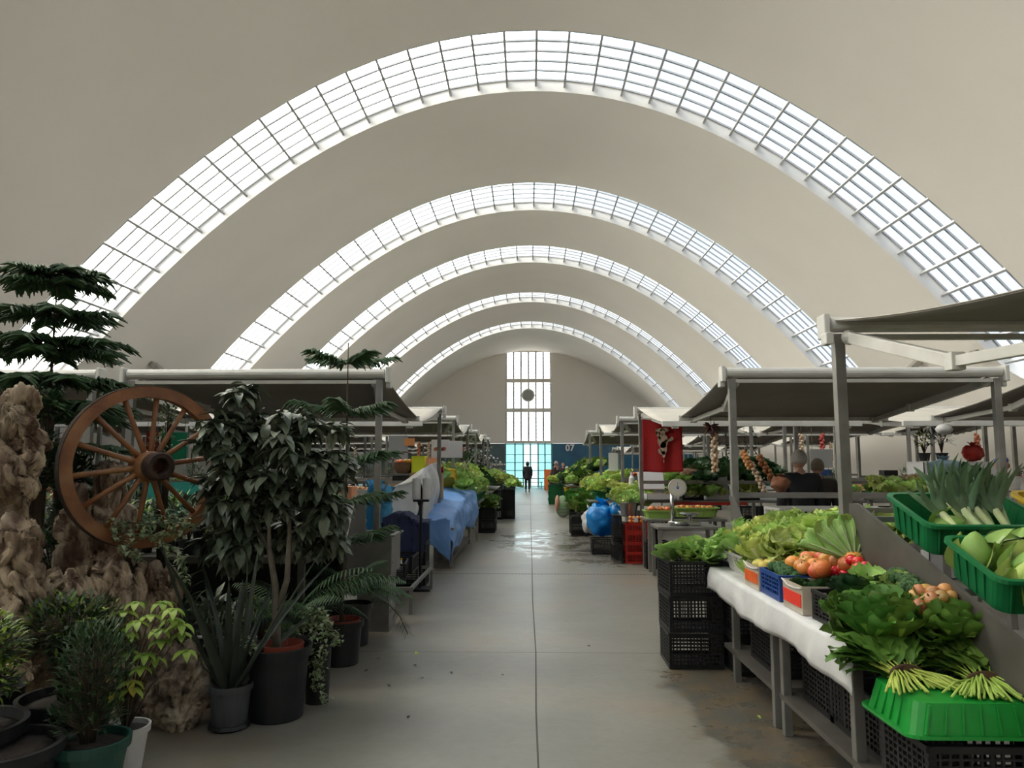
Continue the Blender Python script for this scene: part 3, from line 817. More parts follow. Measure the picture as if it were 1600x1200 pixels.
# nested second green crate
GT2 = tub('green_crate', .52, .34, .12, M_green)
GT2.put((2.29, 2.88, bed(2.88) + .05), (tilt, 0, 0), 'smaller green crate nested inside the crate at the right edge')
rs = random.Random(2); LKS = []; PCS = []
def bedz(y, h): return bed(y) + h
for i, (x, y, rx, ry) in enumerate([(2.42, 3.84, -.45, -.32), (2.36, 3.86, -.38, -.10), (2.48, 3.86, -.50, -.20), (2.30, 3.84, -.42, -.40), (2.44, 3.95, -.30, .02), (2.54, 3.85, -.45, -.12), (2.56, 3.93, -.35, .06), (2.38, 3.97, -.30, -.25), (2.50, 3.97, -.25, -.05)]):
    LKS.append(((x - .07, y, bed(y) + .05), (rx - .1, ry - .1, rs.uniform(-.3, .3)), (1.2, 1.2, rs.uniform(.66, .76))))
ordinal_put(LEEK, LKS, 'leek with white shaft standing in the upper green crate', 'leeks in the green crate')
LKS = []
for i, (x, y, rx, ry) in enumerate([(2.78, 3.9, -1.1, -.75), (2.88, 3.92, -1.1, -.8), (2.98, 3.9, -1.15, -.7), (3.05, 4.0, -1.1, -.85), (2.92, 4.06, -1.1, -.6)]):
    LKS.append(((x + .1, y - .05, bed(y) + .08 + .012 * i), (rx - .40, ry - .15, .2), (1.2, 1.2, .75)))
ordinal_put(LEEK, LKS, 'leek lying in the yellow crate at the right edge', 'leeks in the yellow crate')
POINTED.put((2.12, 3.98, bed(3.98) + .05), (1.2, 0, .9), 'small round green cabbage in the left corner of the leek crate', None, .72)
pts = [(2.07, 3.55, .02, .15, 0), (2.17, 3.38, .05, .5, .6), (2.30, 3.33, .1, 1.15, -.5), (2.24, 3.28, .06, .2, -.4), (2.44, 3.30, .07, 1.0, -.9), (2.36, 3.48, .07, .3, .3), (2.48, 3.44, .1, 1.2, -1.1), (2.14, 3.50, .05, .9, 1.4), (2.29, 3.56, .03, .6, 2), (2.45, 3.57, .05, 1.2, .4), (2.12, 3.30, .02, .3, .2)]
for i, (x, y, h, rx, rz) in enumerate(pts):
    PCS.append(((x, y, bed(y) + .02 + h), (rx, 0, rz), rs.uniform(.78, .98)))
ordinal_put(POINTED, PCS, 'pale green pointed cabbage in the middle green crate', 'pointed cabbages in the green crate')
for i, (x, y, a) in enumerate([(2.22, 3.50, .4), (2.36, 3.60, 2.4), (2.52, 3.55, 4)]):
    m = MB(); m.cur = 0
    for k in range(3): leaf(m, (0, 0, 0), (math.cos(a + k), math.sin(a + k), .35), (0, 0, 1), .26, .19, curl=.9, ruf=.03, nu=7, nv=6, ph=k)
    o = m.build('cabbage_leaf', [L_savoy, L_rib], smooth=True); o.location = (x, y, bed(y) + .17); tag(o, 'dark outer cabbage leaves lying loose over the pointed cabbages', 'leaf', 'loose dark cabbage leaves')
# bright green crate turned over with tied bunches on it, black crates beneath
GTUBH.put((1.76, 3.12, .70), (PI, 0, .0), 'bright green crate turned upside down under the tied turnip greens', None, (1.08, .95, .72))
for k in range(2):
    BCRATE.put((1.78, 3.11, .003 + .277 * k), 0, ['black slatted crate on the floor at the bottom right corner', 'black slatted crate right under the upturned green crate'][k], 'black crates at the bottom right')
BCRATE.put((2.42, 3.0, .003), 0, 'black slatted crate on the floor under the display rack at the right edge', 'black crates at the bottom right')
BCRATE.put((2.42, 3.0, .28), 0, 'upper black slatted crate under the display rack at the right edge', 'black crates at the bottom right')
def bunch(loc, rz, seed, label, n=46, tiltx=0):
    rs = random.Random(seed); t = thing('greens_bunch', label, 'greens', loc, rz, 'bunches of turnip greens tied with straw')
    st = MB(); lv = MB()
    for i in range(n):
        u = rs.uniform(-1, 1); w = rs.uniform(-1, 1) * math.sqrt(max(0, 1 - u * u))
        tie = Vector((u * .062, 0, .03 + w * .026))
        L1 = rs.uniform(.13, .20)
        e = tie + Vector((u * .12 + rs.uniform(-.03, .03), -L1, -.03 * (1 + w) + rs.uniform(-.006, .02)))
        e.z = max(e.z, .006)
        mid = (tie + e) / 2 + Vector((rs.uniform(-.008, .008), 0, .012))
        back = tie + Vector((u * .05 + rs.uniform(-.02, .02), rs.uniform(.03, .09), .01 + w * .02 + rs.uniform(0, .025)))
        st.tube([e, mid, tie, back], [.0052, .0048, .0042, .003], 5)
        d = Vector((u * 1.0 + rs.uniform(-.8, .8), .9, .55 + w * .35 + rs.uniform(-.1, .6)))
        leaf(lv, back, d, (0, 0, 1), rs.uniform(.14, .23), rs.uniform(.08, .14), curl=rs.uniform(.3, 1.6), ruf=.05, nu=6, nv=6, ph=rs.uniform(0, 6), wf=lambda t_: (.35 + .65 * math.sin(PI * min(1, t_ * .85 + .1))) * (1 + .22 * math.sin(t_ * 21)) if t_ < .98 else .2)
        if i % 3: leaf(lv, back + Vector((rs.uniform(-.04, .04), rs.uniform(0, .05), .01)), d + Vector((rs.uniform(-.8, .8), .2, rs.uniform(-.2, .7))), (0, 0, 1), .15, .09, curl=.9, ruf=.06, nu=6, nv=6, ph=i)
        if i % 2: leaf(lv, tie + (back - tie) * .6, d + Vector((rs.uniform(-1, 1), -.3, rs.uniform(0, .6))), (0, 0, 1), .12, .06, curl=.8, ruf=.05, nu=5, nv=4, ph=i)
    st.build('stems', L_stem, t, smooth=True); lv.build('leaves', [L_green, L_green], t, smooth=True)
    m = MB(); m.lathe([(.001, -.009), (1, -.009), (1.04, 0), (1, .009), (.001, .009)], (0, 0, 0), 18, Matrix.Rotation(PI / 2, 3, 'X')); 
    m.v = [(x * .07, y, .03 + z * .033) for x, y, z in m.v]; m.build('straw_tie', M_brown, t)
    return t
bunch((1.57, 3.22, .705), .12, 1, 'left bunch of turnip greens with cut stems pointing at the viewer')
bunch((1.84, 3.12, .705), -.22, 2, 'right bunch of turnip greens with cut stems spread over the green crate', 54)
# more loose greens at the back of the bunches
for i, (x, y, z, s_) in enumerate([(1.55, 3.46, .80, 1.0), (1.70, 3.44, .82, 1.0), (1.82, 3.38, .80, .9), (1.48, 3.58, .82, .85)]):
    GREENS.put((x, y, z), (-.5, .2 * (i % 2), i * 1.3), 'loose leafy turnip greens heaped behind the tied bunches', 'loose greens behind the bunches', s_)
tz = .797
BLUECR2 = crate('blue_crate', .36, .30, .15, M_blue, rows=4, cols=8)
# small crates along the front edge of the table (long side across the table)
M_clear = mat('clear wrapped box side', (.50, .44, .36), .2, c2=(.42, .36, .28), scale=5)
def label_box(y, lab, mred):
    t = thing('produce_box', lab, 'box', (1.63, y, tz)); m = MB()
    for s in (-1, 1):
        m.box((0, s * .15, .075), (.34, .006, .15)); m.box((s * .17, 0, .075), (.006, .30, .15))
    m.box((0, 0, .004), (.34, .30, .008)); m.build('box_wall', M_clear, t)
    m = MB(); m.box((-.176, .0, .07), (.003, .27, .07)); m.build('colour_band', mred, t)
    m = MB(); m.tube([(-.178, -.15, .14), (-.18, -.05, .128), (-.18, .05, .128), (-.178, .15, .15)], .004, 6); m.build('rim', M_sheet, t)
M_or = mat('orange band', (.75, .14, .02), .4, c2=(.6, .08, .015), scale=9); M_rd = mat('red band', (.75, .04, .02), .4)
label_box(4.98, 'clear box with an orange band, farther of two beside the blue crate', M_or)
BLUECR2.put((1.62, 4.64, tz), PI / 2, 'blue slatted crate of broccoli between the two banded boxes', None)
label_box(4.22, 'clear box with a red band, nearer of two beside the blue crate', M_rd)
BCRATE_S.put((1.66, 3.82, tz), 0, 'small black crate on the white sheet behind the turnip greens', None, (.7, 1.1, .75))
pile(PEAR, heap(1.50, 1.76, 4.88, 5.10, lambda x, y: tz + .10 + (x - 1.5) * .15, 4, 3, 3), 'yellow-green fruit heaped in the farther clear box', 'yellow fruit on the near table', (1, 1.2), .5, 3)
pile(BROCC, heap(1.49, 1.78, 4.52, 4.76, tz + .08, 3, 3, 5), 'dark green broccoli head in the blue crate', 'broccoli heads in the blue crate', (1, 1.25), .4, 5)
pile(OTOM, heap(1.60, 1.86, 4.26, 4.70, lambda x, y: tz + .15 + (x - 1.6) * .30, 4, 5, 7, .25), 'large yellow-orange fruit behind the broccoli', 'orange fruit on the near table', (.95, 1.3), .6, 7)
pile(KALE, heap(1.50, 1.80, 4.08, 4.38, tz + .07, 2, 2, 9), 'small dark kale bunch in the nearer clear box', 'kale bunches in the clear box', (.45, .6), .5, 9)
pile(TOM, heap(1.74, 1.86, 4.00, 4.36, lambda x, y: tz + .15 + .1 * rnd(0, 1), 3, 5, 11), 'red tomato heaped beside the big cabbage', 'red tomatoes on the near table', (.85, 1.1), .6, 11)
pile(KALE, heap(1.55, 1.84, 3.78, 4.02, tz + .12, 2, 2, 12), 'dark broccoli leaves heaped on the small black crate', 'dark leafy bunches on the near table', (.55, .75), .6, 12)
pile(COS, [(1.72, 3.86, tz + .17), (1.80, 3.72, tz + .16), (1.64, 3.70, tz + .10)], 'leafy green cabbage sprout in front of the tomatoes', 'cabbage sprouts on the near table', (.5, .6), .5, 13)
CAULI.put((1.76, 3.98, tz + .18), (.4, -.3, 0), 'small cauliflower among leaves in front of the tomatoes', None, .6)
pile(BROCC, [(1.82, 3.68, tz + .19), (1.79, 3.60, tz + .18), (1.84, 3.78, tz + .2)], 'turnip-top floret cluster beside the sloping panel', 'floret clusters by the panel', (.9, 1.1), 1.0, 14)
pile(ONION, heap(1.70, 1.865, 3.30, 3.52, lambda x, y: tz + .17 + .05 * rnd(0, 1), 4, 3, 15, .2), 'brown onion beside the sloping steel panel', 'onions on the near table', (.75, 1.1), 1.4, 15)
pile(GREENS, [(1.62, 3.36, tz + .03), (1.74, 3.40, tz + .05), (1.82, 3.30, tz + .04), (1.52, 3.40, tz + .02), (1.80, 3.50, tz + .04), (1.66, 3.56, tz + .06)], 'loose leafy turnip greens under the onions', 'loose greens under the onions', (.8, 1.0), .4, 61)
# the lettuce heap at the far half of the table
WTUB.put((1.72, 5.62, tz), PI / 2 + .05, 'white plastic crate under the lettuces at the far end of the near table')
WTUB.put((2.15, 5.45, tz + .1), PI / 2, 'white plastic crate under the back row of lettuces')
pile(LETT, heap(1.50, 2.05, 5.02, 5.98, lambda x, y: tz + .10 + (x - 1.45) * .28, 4, 5, 17), 'curly bright lettuce heaped on the near right table', 'lettuces heaped on the near right table', (.85, 1.15), .6, 17)
pile(LETT, heap(1.95, 2.40, 4.75, 5.7, lambda x, y: tz + .22 + (x - 1.95) * .25, 3, 5, 18), 'curly lettuce at the back of the near right heap', 'lettuces at the back of the near right heap', (.9, 1.2), .6, 18)
pile(COS, [(1.55, 5.45, tz + .16), (1.62, 5.3, tz + .18), (1.9, 5.2, tz + .22), (1.52, 5.22, tz + .02), (1.56, 5.10, tz)], 'ribbed white-veined cabbage among the near lettuces', 'ribbed cabbages in the near heap', (.6, .85), .5, 19)
# one very large veined cabbage leaf head
t = thing('savoy_cabbage', 'large open cabbage with fan of pale veins beside the tomatoes', 'cabbage', (1.83, 4.30, tz + .22), 0)
m = MB(); vn = MB()
for k in range(9):
    a = R(-20 + 26 * k); d = Vector((math.sin(a) * .75, .55, math.cos(a * .6) * .9))
    leaf(m, (0, 0, 0), d, (0, -1, .2), .30, .26, curl=-.35, ruf=.02, nu=8, nv=8, cup=.25, ph=k, prof=1)
m.build('leaves', [L_cos, L_rib], t, smooth=True)
NA, NR = 54, 14; veins = (3, 9, 15, 21, 27, 33, 39, 45, 51)
def fan(i, j):
    a = R(-68 + 150 * i / NA); q = j / NR; rad = .30 * (1 + .05 * math.sin(i * .9) + .03 * math.sin(i * 2.3)) * q
    x = math.sin(a) * rad * .95; z = math.cos(a) * rad * .92 + .04 * (1 - q); ridge = .008 * math.cos(2 * PI * (i - 3) / 6) * q
    return Vector((x, -.02 + .10 * q * q + .03 * abs(math.sin(a)) * q - ridge - .012 * math.sin(i * .7) * q ** 3, z))
m = MB(); n0 = 0; m.v = [tuple(fan(i, j)) for i in range(NA + 1) for j in range(NR + 1)]
for i in range(NA):
    for j in range(NR):
        m.f.append((i * (NR + 1) + j, (i + 1) * (NR + 1) + j, (i + 1) * (NR + 1) + j + 1, i * (NR + 1) + j + 1)); m.mi.append(0)
o = m.build('front_leaf', [L_cos], t, smooth=True, solid=.003)
for i in veins:
    pts = [fan(i, j) + Vector((0, -.004, 0)) for j in range(0, NR, 2)]; vn.tube(pts, [.0085 * (1 - .8 * k / len(pts)) for k in range(len(pts))], 6)
    for sg in (-2, 2):
        if 0 <= i + sg <= NA: vn.tube([fan(i, 6) + Vector((0, -.003, 0)), fan(min(NA, i + sg // 2), 9) + Vector((0, -.003, 0)), fan(i + sg, 12) + Vector((0, -.003, 0))], [.003, .002, .001], 4)
vn.tube([Vector((0, -.03, -.03)), fan(27, 1)], [.02, .016], 8)
vn.build('veins', L_rib, t, smooth=True)
# stack of black crates with lettuce at the aisle corner
for k in range(3):
    BCRATE.put((1.31, 6.22, .003 + .277 * k), .03 * (k - 1) + .02, ['lowest black crate of the aisle-corner stack under the green lettuce', 'middle black crate of the aisle-corner stack under the green lettuce', 'topmost black crate of the aisle-corner stack filled with lettuce'][k], 'black crates at the aisle corner', (.72, 1.15, 1))
pile(COS, heap(1.13, 1.48, 6.08, 6.40, .80, 3, 2, 21), 'green lettuce standing in the topmost aisle-corner crate', 'lettuces in the aisle-corner crate', (.72, .9), .35, 21)
for k in range(3):
    BCRATE.put((1.72, 6.10, .003 + .277 * k), PI / 2, ['lowest', 'middle', 'topmost'][k] + ' black crate of the stack just behind the aisle-corner stack', 'black crates behind the aisle corner', (1, .8, 1))
for k, (y, x) in enumerate([(5.2, 1.78), (4.25, 1.8), (3.85, 1.8)]):
    BCRATE.put((x, y, .237), PI / 2, 'black crate on the low shelf under the near table, %s' % ['under the lettuces', 'under the blue crate', 'under the turnip greens'][k], 'black crates under the near table')
# grey slatted crate and steel bench at the back of the near stall
t = thing('back_bench', 'steel back bench behind the heap of lettuces', 'bench', (2.8, 7.0, 0))
m = MB(); m.box((.05, 0, 1.02), (1.9, .6, .03)); m.box((.05, -.31, .95), (1.9, .02, .2)); m.build('bench_top', M_steel, t)
for x in (-.8, .9):
    for y in (-.25, .25): m = MB(); m.bar((x, y, 0), (x, y, 1.0), .045); m.build('leg', M_steel, t)
GCR = crate('grey_crate', 1.0, .42, .16, mat('grey plastic', (.36, .35, .33), .5), rows=2, cols=16)
GCR.put((2.75, 6.98, 1.04), .02, 'large grey slatted plastic crate on the bench behind the lettuces')
slope_panel(2.02, [(7.5, .85), (6.75, .72), (6.75, .82), (7.42, 1.28), (7.5, 1.28)], 'sloping steel panel behind the lettuces at the far post of the near stall')

# ------------------------------------------------------------------ plant corner on the left
P_ficus = mat('glossy dark leaf', (.075, .095, .055), .36, c2=(.05, .068, .04), scale=5, spec=.5, trans=.08)
P_ficus2 = mat('dusty leaf', (.17, .20, .135), .45, c2=(.12, .145, .09), scale=5, spec=.5, trans=.08)
P_pine = mat('pine needle', (.05, .105, .034), .6, c2=(.03, .07, .024), scale=8, trans=.05)
P_pinel = mat('young pine needle', (.075, .15, .035), .6, c2=(.04, .10, .03), scale=8, trans=.08)
P_strap = mat('strap leaf', (.05, .065, .045), .45, c2=(.032, .042, .03), scale=6, trans=.05)
P_azal = mat('azalea leaf', (.05, .085, .03), .5, c2=(.03, .055, .02), scale=9, trans=.08)
P_tip = mat('yellow-green leaf', (.36, .48, .08), .5, c2=(.16, .27, .04), scale=9, trans=.2)
P_yel = mat('yellowing leaf', (.45, .36, .05), .5, c2=(.33, .33, .05), scale=9, trans=.2)
P_ivy = mat('variegated ivy leaf', (.40, .45, .27), .5, c2=(.14, .22, .09), scale=26, trans=.12, lo=.42, hi=.58)
P_fern = mat('fern leaf', (.035, .085, .02), .55, c2=(.02, .055, .015), scale=9, trans=.08)
P_bark = mat('thin bark', (.085, .06, .038), .8, c2=(.06, .045, .03), scale=20)
P_trunk = mat('grey brown bark', (.13, .11, .08), .85, c2=(.08, .065, .05), scale=14, bump=.5, bscale=30)
P_soil = mat('potting soil', (.018, .012, .009), .95, c2=(.03, .02, .013), scale=40, bump=.6)
P_wood = mat('weathered driftwood', (.42, .315, .21), .85, c2=(.10, .055, .032), scale=11, c3=(.46, .37, .27), detail=10, bump=1.0, bscale=38, stretch=(1, 1, .28), lo=.42, hi=.60)
P_rock = mat('porous rock', (.26, .20, .14), .9, c2=(.10, .07, .05), scale=9, c3=(.56, .48, .36), detail=9, bump=1.0, bscale=34, lo=.42, hi=.58)
P_wheel = mat('brown painted wood', (.27, .105, .035), .5, c2=(.17, .06, .022), scale=7, c3=(.34, .17, .07), detail=7, bump=.35, bscale=22)
P_rust = mat('rusty iron', (.075, .042, .03), .7, .3, c2=(.04, .025, .02), scale=18, bump=.4)
P_terra = mat('red pot plastic', (.26, .055, .03), .5, c2=(.2, .04, .025), scale=6)
M_greypot = mat('grey pot plastic', (.07, .078, .082), .45, c2=(.05, .055, .058), scale=5)
M_greenpot = mat('dark green pot plastic', (.012, .06, .045), .35, c2=(.016, .075, .055), scale=5)

def pot(parent, r0, r1, h, m_, soil=True, ribs=0):
    m = MB(); m.lathe([(r0, 0), (r0 * 1.02, .01), (r1 * .97, h * .86), (r1 * 1.06, h * .86), (r1 * 1.08, h), (r1 * .98, h), (r1 * .93, h * .88), (.001, h * .86)], n=36, wob=(lambda a, z: 1 + .008 * math.sin(a * ribs)) if ribs else None)
    m.build('pot', m_, parent, smooth=False)
    if soil:
        m = MB(); m.lathe([(r1 * .93, h * .9), (r1 * .5, h * .93), (.001, h * .94)], n=20); m.build('soil', P_soil, parent, smooth=True)
def rdir(rs, zmin=-.3, zmax=1):
    z = rs.uniform(zmin, zmax); a = rs.uniform(0, 2 * PI); q = math.sqrt(max(0, 1 - z * z)); return Vector((q * math.cos(a), q * math.sin(a), z))

# wagon wheel
t = thing('wagon_wheel', 'old brown wooden wagon wheel with fourteen spokes among the driftwood', 'wheel', (-2.56, 4.9, 1.585), 0)
wr = Matrix.Rotation(R(50), 3, 'Z') @ Matrix.Rotation(PI / 2, 3, 'X')
RW = .535
m = MB(); m.lathe([(RW - .075, -.035), (RW, -.035), (RW, .035), (RW - .075, .035), (RW - .075, -.035)], n=84, rot=wr); m.build('rim', P_wheel, t, smooth=False)
m = MB(); m.lathe([(RW, -.033), (RW + .006, -.033), (RW + .006, .033), (RW, .033), (RW, -.033)], n=84, rot=wr); m.build('iron_tyre', P_rust, t)
m = MB(); m.lathe([(.001, -.11), (.08, -.11), (.098, -.06), (.105, .0), (.098, .07), (.085, .13), (.001, .13)], n=28, rot=wr); m.build('hub', P_wheel, t, smooth=False)
m = MB(); m.lathe([(.001, .12), (.088, .12), (.094, .135), (.094, .21), (.082, .225), (.056, .225), (.050, .21), (.050, .13), (.001, .13)], n=28, rot=wr); m.build('iron_hub_cap', P_rust, t)
for k in range(14):
    a = 2 * PI * (k + .3) / 14; d = wr @ Vector((math.cos(a), math.sin(a), 0)); off = wr @ Vector((0, 0, 1))
    m = MB(); m.tube([d * .07 + off * .03, d * .14 + off * .028, d * .3 + off * .012, d * (RW - .06)], [.021, .019, .0165, .019], 8); m.build('spoke', P_wheel, t, smooth=True)

# driftwood: gnarled limbs
def limb(mb, pts, rad, seed, n=52, seg=24, ridge=.30, twist=3.0):
    pts = [Vector(p) for p in pts]; P_ = []; Rr = []
    for i in range(len(pts) - 1):
        p0 = pts[max(i - 1, 0)]; p1 = pts[i]; p2 = pts[i + 1]; p3 = pts[min(i + 2, len(pts) - 1)]
        for k in range(seg):
            t_ = k / seg; t2 = t_ * t_; t3 = t2 * t_
            wig = Vector((noise.noise(Vector((seed, i + t_, 0)) * 2.3), noise.noise(Vector((seed, i + t_, 9)) * 2.3), 0)) * rad[i] * .9
            P_.append(wig + .5 * ((2 * p1) + (-p0 + p2) * t_ + (2 * p0 - 5 * p1 + 4 * p2 - p3) * t2 + (-p0 + 3 * p1 - 3 * p2 + p3) * t3))
            Rr.append(rad[i] + (rad[i + 1] - rad[i]) * t_)
    P_.append(pts[-1]); Rr.append(rad[-1])
    n0 = len(mb.v); mb.tube(P_, Rr, n, cap=True)
    k = n0
    for i, p in enumerate(P_):
        for j in range(n):
            v = Vector(mb.v[k]); d = v - p; r_ = d.length
            if r_ > 1e-6:
                a = 2 * PI * j / n + i * .02 * twist
                c = Vector((math.cos(a), math.sin(a), 0)) * 1.7 + Vector((seed, i * .05, 0))
                f = 1.12 + ridge * 1.7 * noise.noise(c * 1.5) + ridge * (.6 - 3.2 * abs(noise.noise(c * 2.2 + Vector((0, 0, 4))))) + .16 * noise.noise(v * 16) + .10 * noise.noise(v * 40)
                hol = noise.noise(v * 7 + Vector((seed, 2, 1)))
                if hol > .28: f -= (hol - .28) * 2.6
                f = max(f, .30)
                v2 = p + d * f; mb.v[k] = tuple(v2)
            k += 1
def wood(label, limbs, seed):
    c = Vector(limbs[0][0][-1]); z = min(p[2] for l in limbs for p in l[0]); loc = (c.x, c.y, 0)
    m = MB()
    for i, (pts, rad) in enumerate(limbs):
        limb(m, [Vector(p) - Vector(loc) for p in pts], rad, seed + i * 5.3)
    o = m.build('driftwood', P_wood, smooth=True); o.location = (loc[0] + (-.07 if seed == 1 else 0), loc[1], -.07 if seed == 23 else 0); return tag(o, label, 'driftwood', None)
wood('gnarled driftwood crown with hollow knots at the left edge', [
    ([(-2.78, 4.1, 2.01), (-2.89, 4.15, 1.87), (-2.99, 4.2, 1.69), (-3.04, 4.3, 1.43)], [.05, .10, .15, .13]),
    ([(-3, 4.15, 1.94), (-3.05, 4.2, 1.8), (-3.08, 4.3, 1.58)], [.04, .07, .10]),
    ([(-2.74, 4.1, 1.81), (-2.82, 4.15, 1.73), (-2.94, 4.2, 1.66)], [.03, .06, .09]),
    ([(-2.73, 4.15, 1.62), (-2.82, 4.2, 1.56), (-2.97, 4.25, 1.54)], [.02, .045, .08]),
    ([(-3.04, 4.3, 1.43), (-3, 4.4, 1.09), (-2.93, 4.45, 0.71), (-2.8, 4.4, 0.35)], [.11, .085, .10, .13]),
    ([(-2.8, 4.05, 1.9), (-2.73, 4.05, 1.81), (-2.72, 4.1, 1.69), (-2.76, 4.1, 1.55)], [.03, .035, .04, .05]),
    ([(-2.93, 4, 1.72), (-2.8, 4, 1.57), (-2.71, 4.05, 1.44)], [.05, .06, .04])], 1)
wood('tall twisted driftwood trunk behind the lower rim of the wheel', [
    ([(-3, 5.25, 1.59), (-2.97, 5.2, 1.31), (-2.89, 5, 1.06), (-2.79, 4.8, 0.76), (-2.77, 4.7, 0.35)], [.07, .10, .11, .13, .16]),
    ([(-3.02, 4.9, 1.45), (-2.98, 4.8, 1.16), (-2.91, 4.7, 0.89), (-2.81, 4.6, 0.53)], [.05, .08, .10, .13]),
    ([(-2.81, 5.2, 1.31), (-2.81, 5.1, 1.05), (-2.79, 4.9, 0.78)], [.05, .07, .09])], 11)
wood('pale split driftwood stump under the ivy, left of the strap-leaf plant', [
    ([(-2.59, 4.5, 1.04), (-2.62, 4.5, 0.81), (-2.58, 4.5, 0.61), (-2.51, 4.5, 0.33)], [.07, .10, .09, .08]),
    ([(-2.48, 4.7, 0.98), (-2.43, 4.6, 0.83), (-2.45, 4.5, 0.66), (-2.49, 4.4, 0.54)], [.04, .05, .06, .04]),
    ([(-2.34, 4.8, 0.96), (-2.3, 4.75, 0.79), (-2.32, 4.7, 0.64), (-2.32, 4.7, 0.27)], [.05, .06, .07, .12]),
    ([(-2.51, 4.6, 1.06), (-2.47, 4.5, 0.93), (-2.45, 4.4, 0.76), (-2.56, 4.35, 0.62)], [.03, .04, .045, .035]),
    ([(-2.69, 4.4, 1.05), (-2.63, 4.35, 0.87), (-2.64, 4.35, 0.66)], [.05, .06, .06]),
    ([(-2.47, 4.8, 1.01), (-2.42, 4.7, 0.78), (-2.41, 4.7, 0.5), (-2.42, 4.7, 0.2)], [.06, .08, .10, .14])], 23)
wood('reddish driftwood lump below the left driftwood crown', [
    ([(-2.76, 4, 1.27), (-2.77, 4, 1.1), (-2.71, 4, 0.9), (-2.66, 4, 0.66)], [.07, .09, .10, .12]),
    ([(-2.59, 4.1, 0.98), (-2.67, 4.1, 0.88), (-2.69, 4.1, 0.68)], [.05, .08, .12])], 37)
# porous rock
m = MB()
def rk(d):
    f = 1 + .28 * noise.noise(d * 1.6 + Vector((5, 1, 2))) + .13 * noise.noise(d * 4)
    c_ = noise.noise(d * 6.5 + Vector((2, 9, 4)))
    return f + .05 * noise.noise(d * 11) - (.9 * min(.22, max(0, c_ - .18)))
m.ell((0, 0, .235), (.20, .17, .26), 80, 110, fn=rk)
o = m.build('porous_rock', P_rock, smooth=True); o.location = (-2.17, 4.66, 0); tag(o, 'porous brown rock on the floor between the white pot and the strap-leaf plant', 'rock')

# Norfolk pines
def pine(name, label, loc, h, tiers, z0, spread, seed, trunk_r=.018, top=True, droop=.1, mp=None):
    rs = random.Random(seed); t = thing(name, label, 'potted tree', loc)
    m = MB(); m.tube([(0, 0, .25), (.01, 0, h * .5), (0, .01, h)], [trunk_r * 1.6, trunk_r, .004], 8); m.build('trunk', P_bark, t, smooth=True)
    for ti, (z, ln, nb) in enumerate(tiers):
        br = MB(); nd = MB(); a0 = rs.uniform(0, 6.28)
        for b in range(nb):
            a = a0 + 2 * PI * b / nb + rs.uniform(-.15, .15); d = Vector((math.cos(a), math.sin(a), 0)); s = Vector((-d.y, d.x, 0))
            L_ = ln * rs.uniform(.85, 1.1); N_ = 13; pts = []
            for i in range(N_ + 1):
                q = i / N_; pts.append(Vector((0, 0, z)) + d * (L_ * q) + Vector((0, 0, L_ * (.30 * q - droop * 4.2 * q * q * (.6 if q > .7 else .7) + (.10 * (q - .7) if q > .7 else 0)))))
            br.tube(pts, [.0055 * (1 - .7 * i / N_) for i in range(N_ + 1)], 4)
            for i in range(2, N_ + 1):
                q = i / N_; tl = (.13 + .05 * rs.random()) * (ln / .45) * (1 - .35 * abs(q - .55))
                for sg in (-1, 1):
                    for rep_ in range(2):
                        p = pts[i] if rep_ == 0 else (pts[i] + pts[i - 1]) / 2
                        e = p + (s * sg * .75 + d * .62) * tl + Vector((0, 0, -.30 * tl + tl * rs.uniform(-.22, .22)))
                        c = (p + e) / 2 + Vector((0, 0, .012))
                        nd.tube([p, c, e], [.006, .0115, .003], 4, cap=False)
                        for w in range(5):   # needles standing off the twig
                            pp = p + (e - p) * (w + .7) / 5.5; q_ = rdir(rs, -.2, .9) * .019 + (e - p).normalized() * .014
                            x_ = s * .0026
                            nd.quad(pp - x_, pp + x_, pp + q_)
        br.build('branches', P_bark, t, smooth=True)
        nd.build('needles', mp[ti % len(mp)] if mp else P_pine, t, smooth=False)
    return t
t = pine('norfolk_pine', 'tall dark layered pine tree standing behind the driftwood at the left edge', (-3.46, 5.2, 0), 3.03,
         [(2.98, .36, 8), (2.90, .34, 7), (2.68, .42, 8), (2.48, .46, 8), (2.40, .40, 6), (2.20, .54, 9), (2.02, .60, 8), (1.94, .5, 7), (1.72, .5, 6)], .3, .5, 4, trunk_r=.018, droop=.15)
pot(t, .16, .2, .34, M_dkpot)
t = pine('norfolk_pine', 'slender young pine tree in a black pot behind the big-leaf tree', (-1.53, 6.12, 0), 2.62,
         [(2.44, .36, 5), (2.03, .42, 5), (1.62, .40, 5), (1.28, .42, 5), (.98, .40, 5)], .3, .5, 9, trunk_r=.011, droop=.05, mp=[P_pine, P_pine, P_pine, P_fern])
pot(t, .14, .17, .34, M_dkpot)
m = MB(); m.lathe([(.14, .31), (.15, .30), (.158, .35), (.15, .35), (.14, .31)], n=24); m.build('inner_pot', P_terra, t)

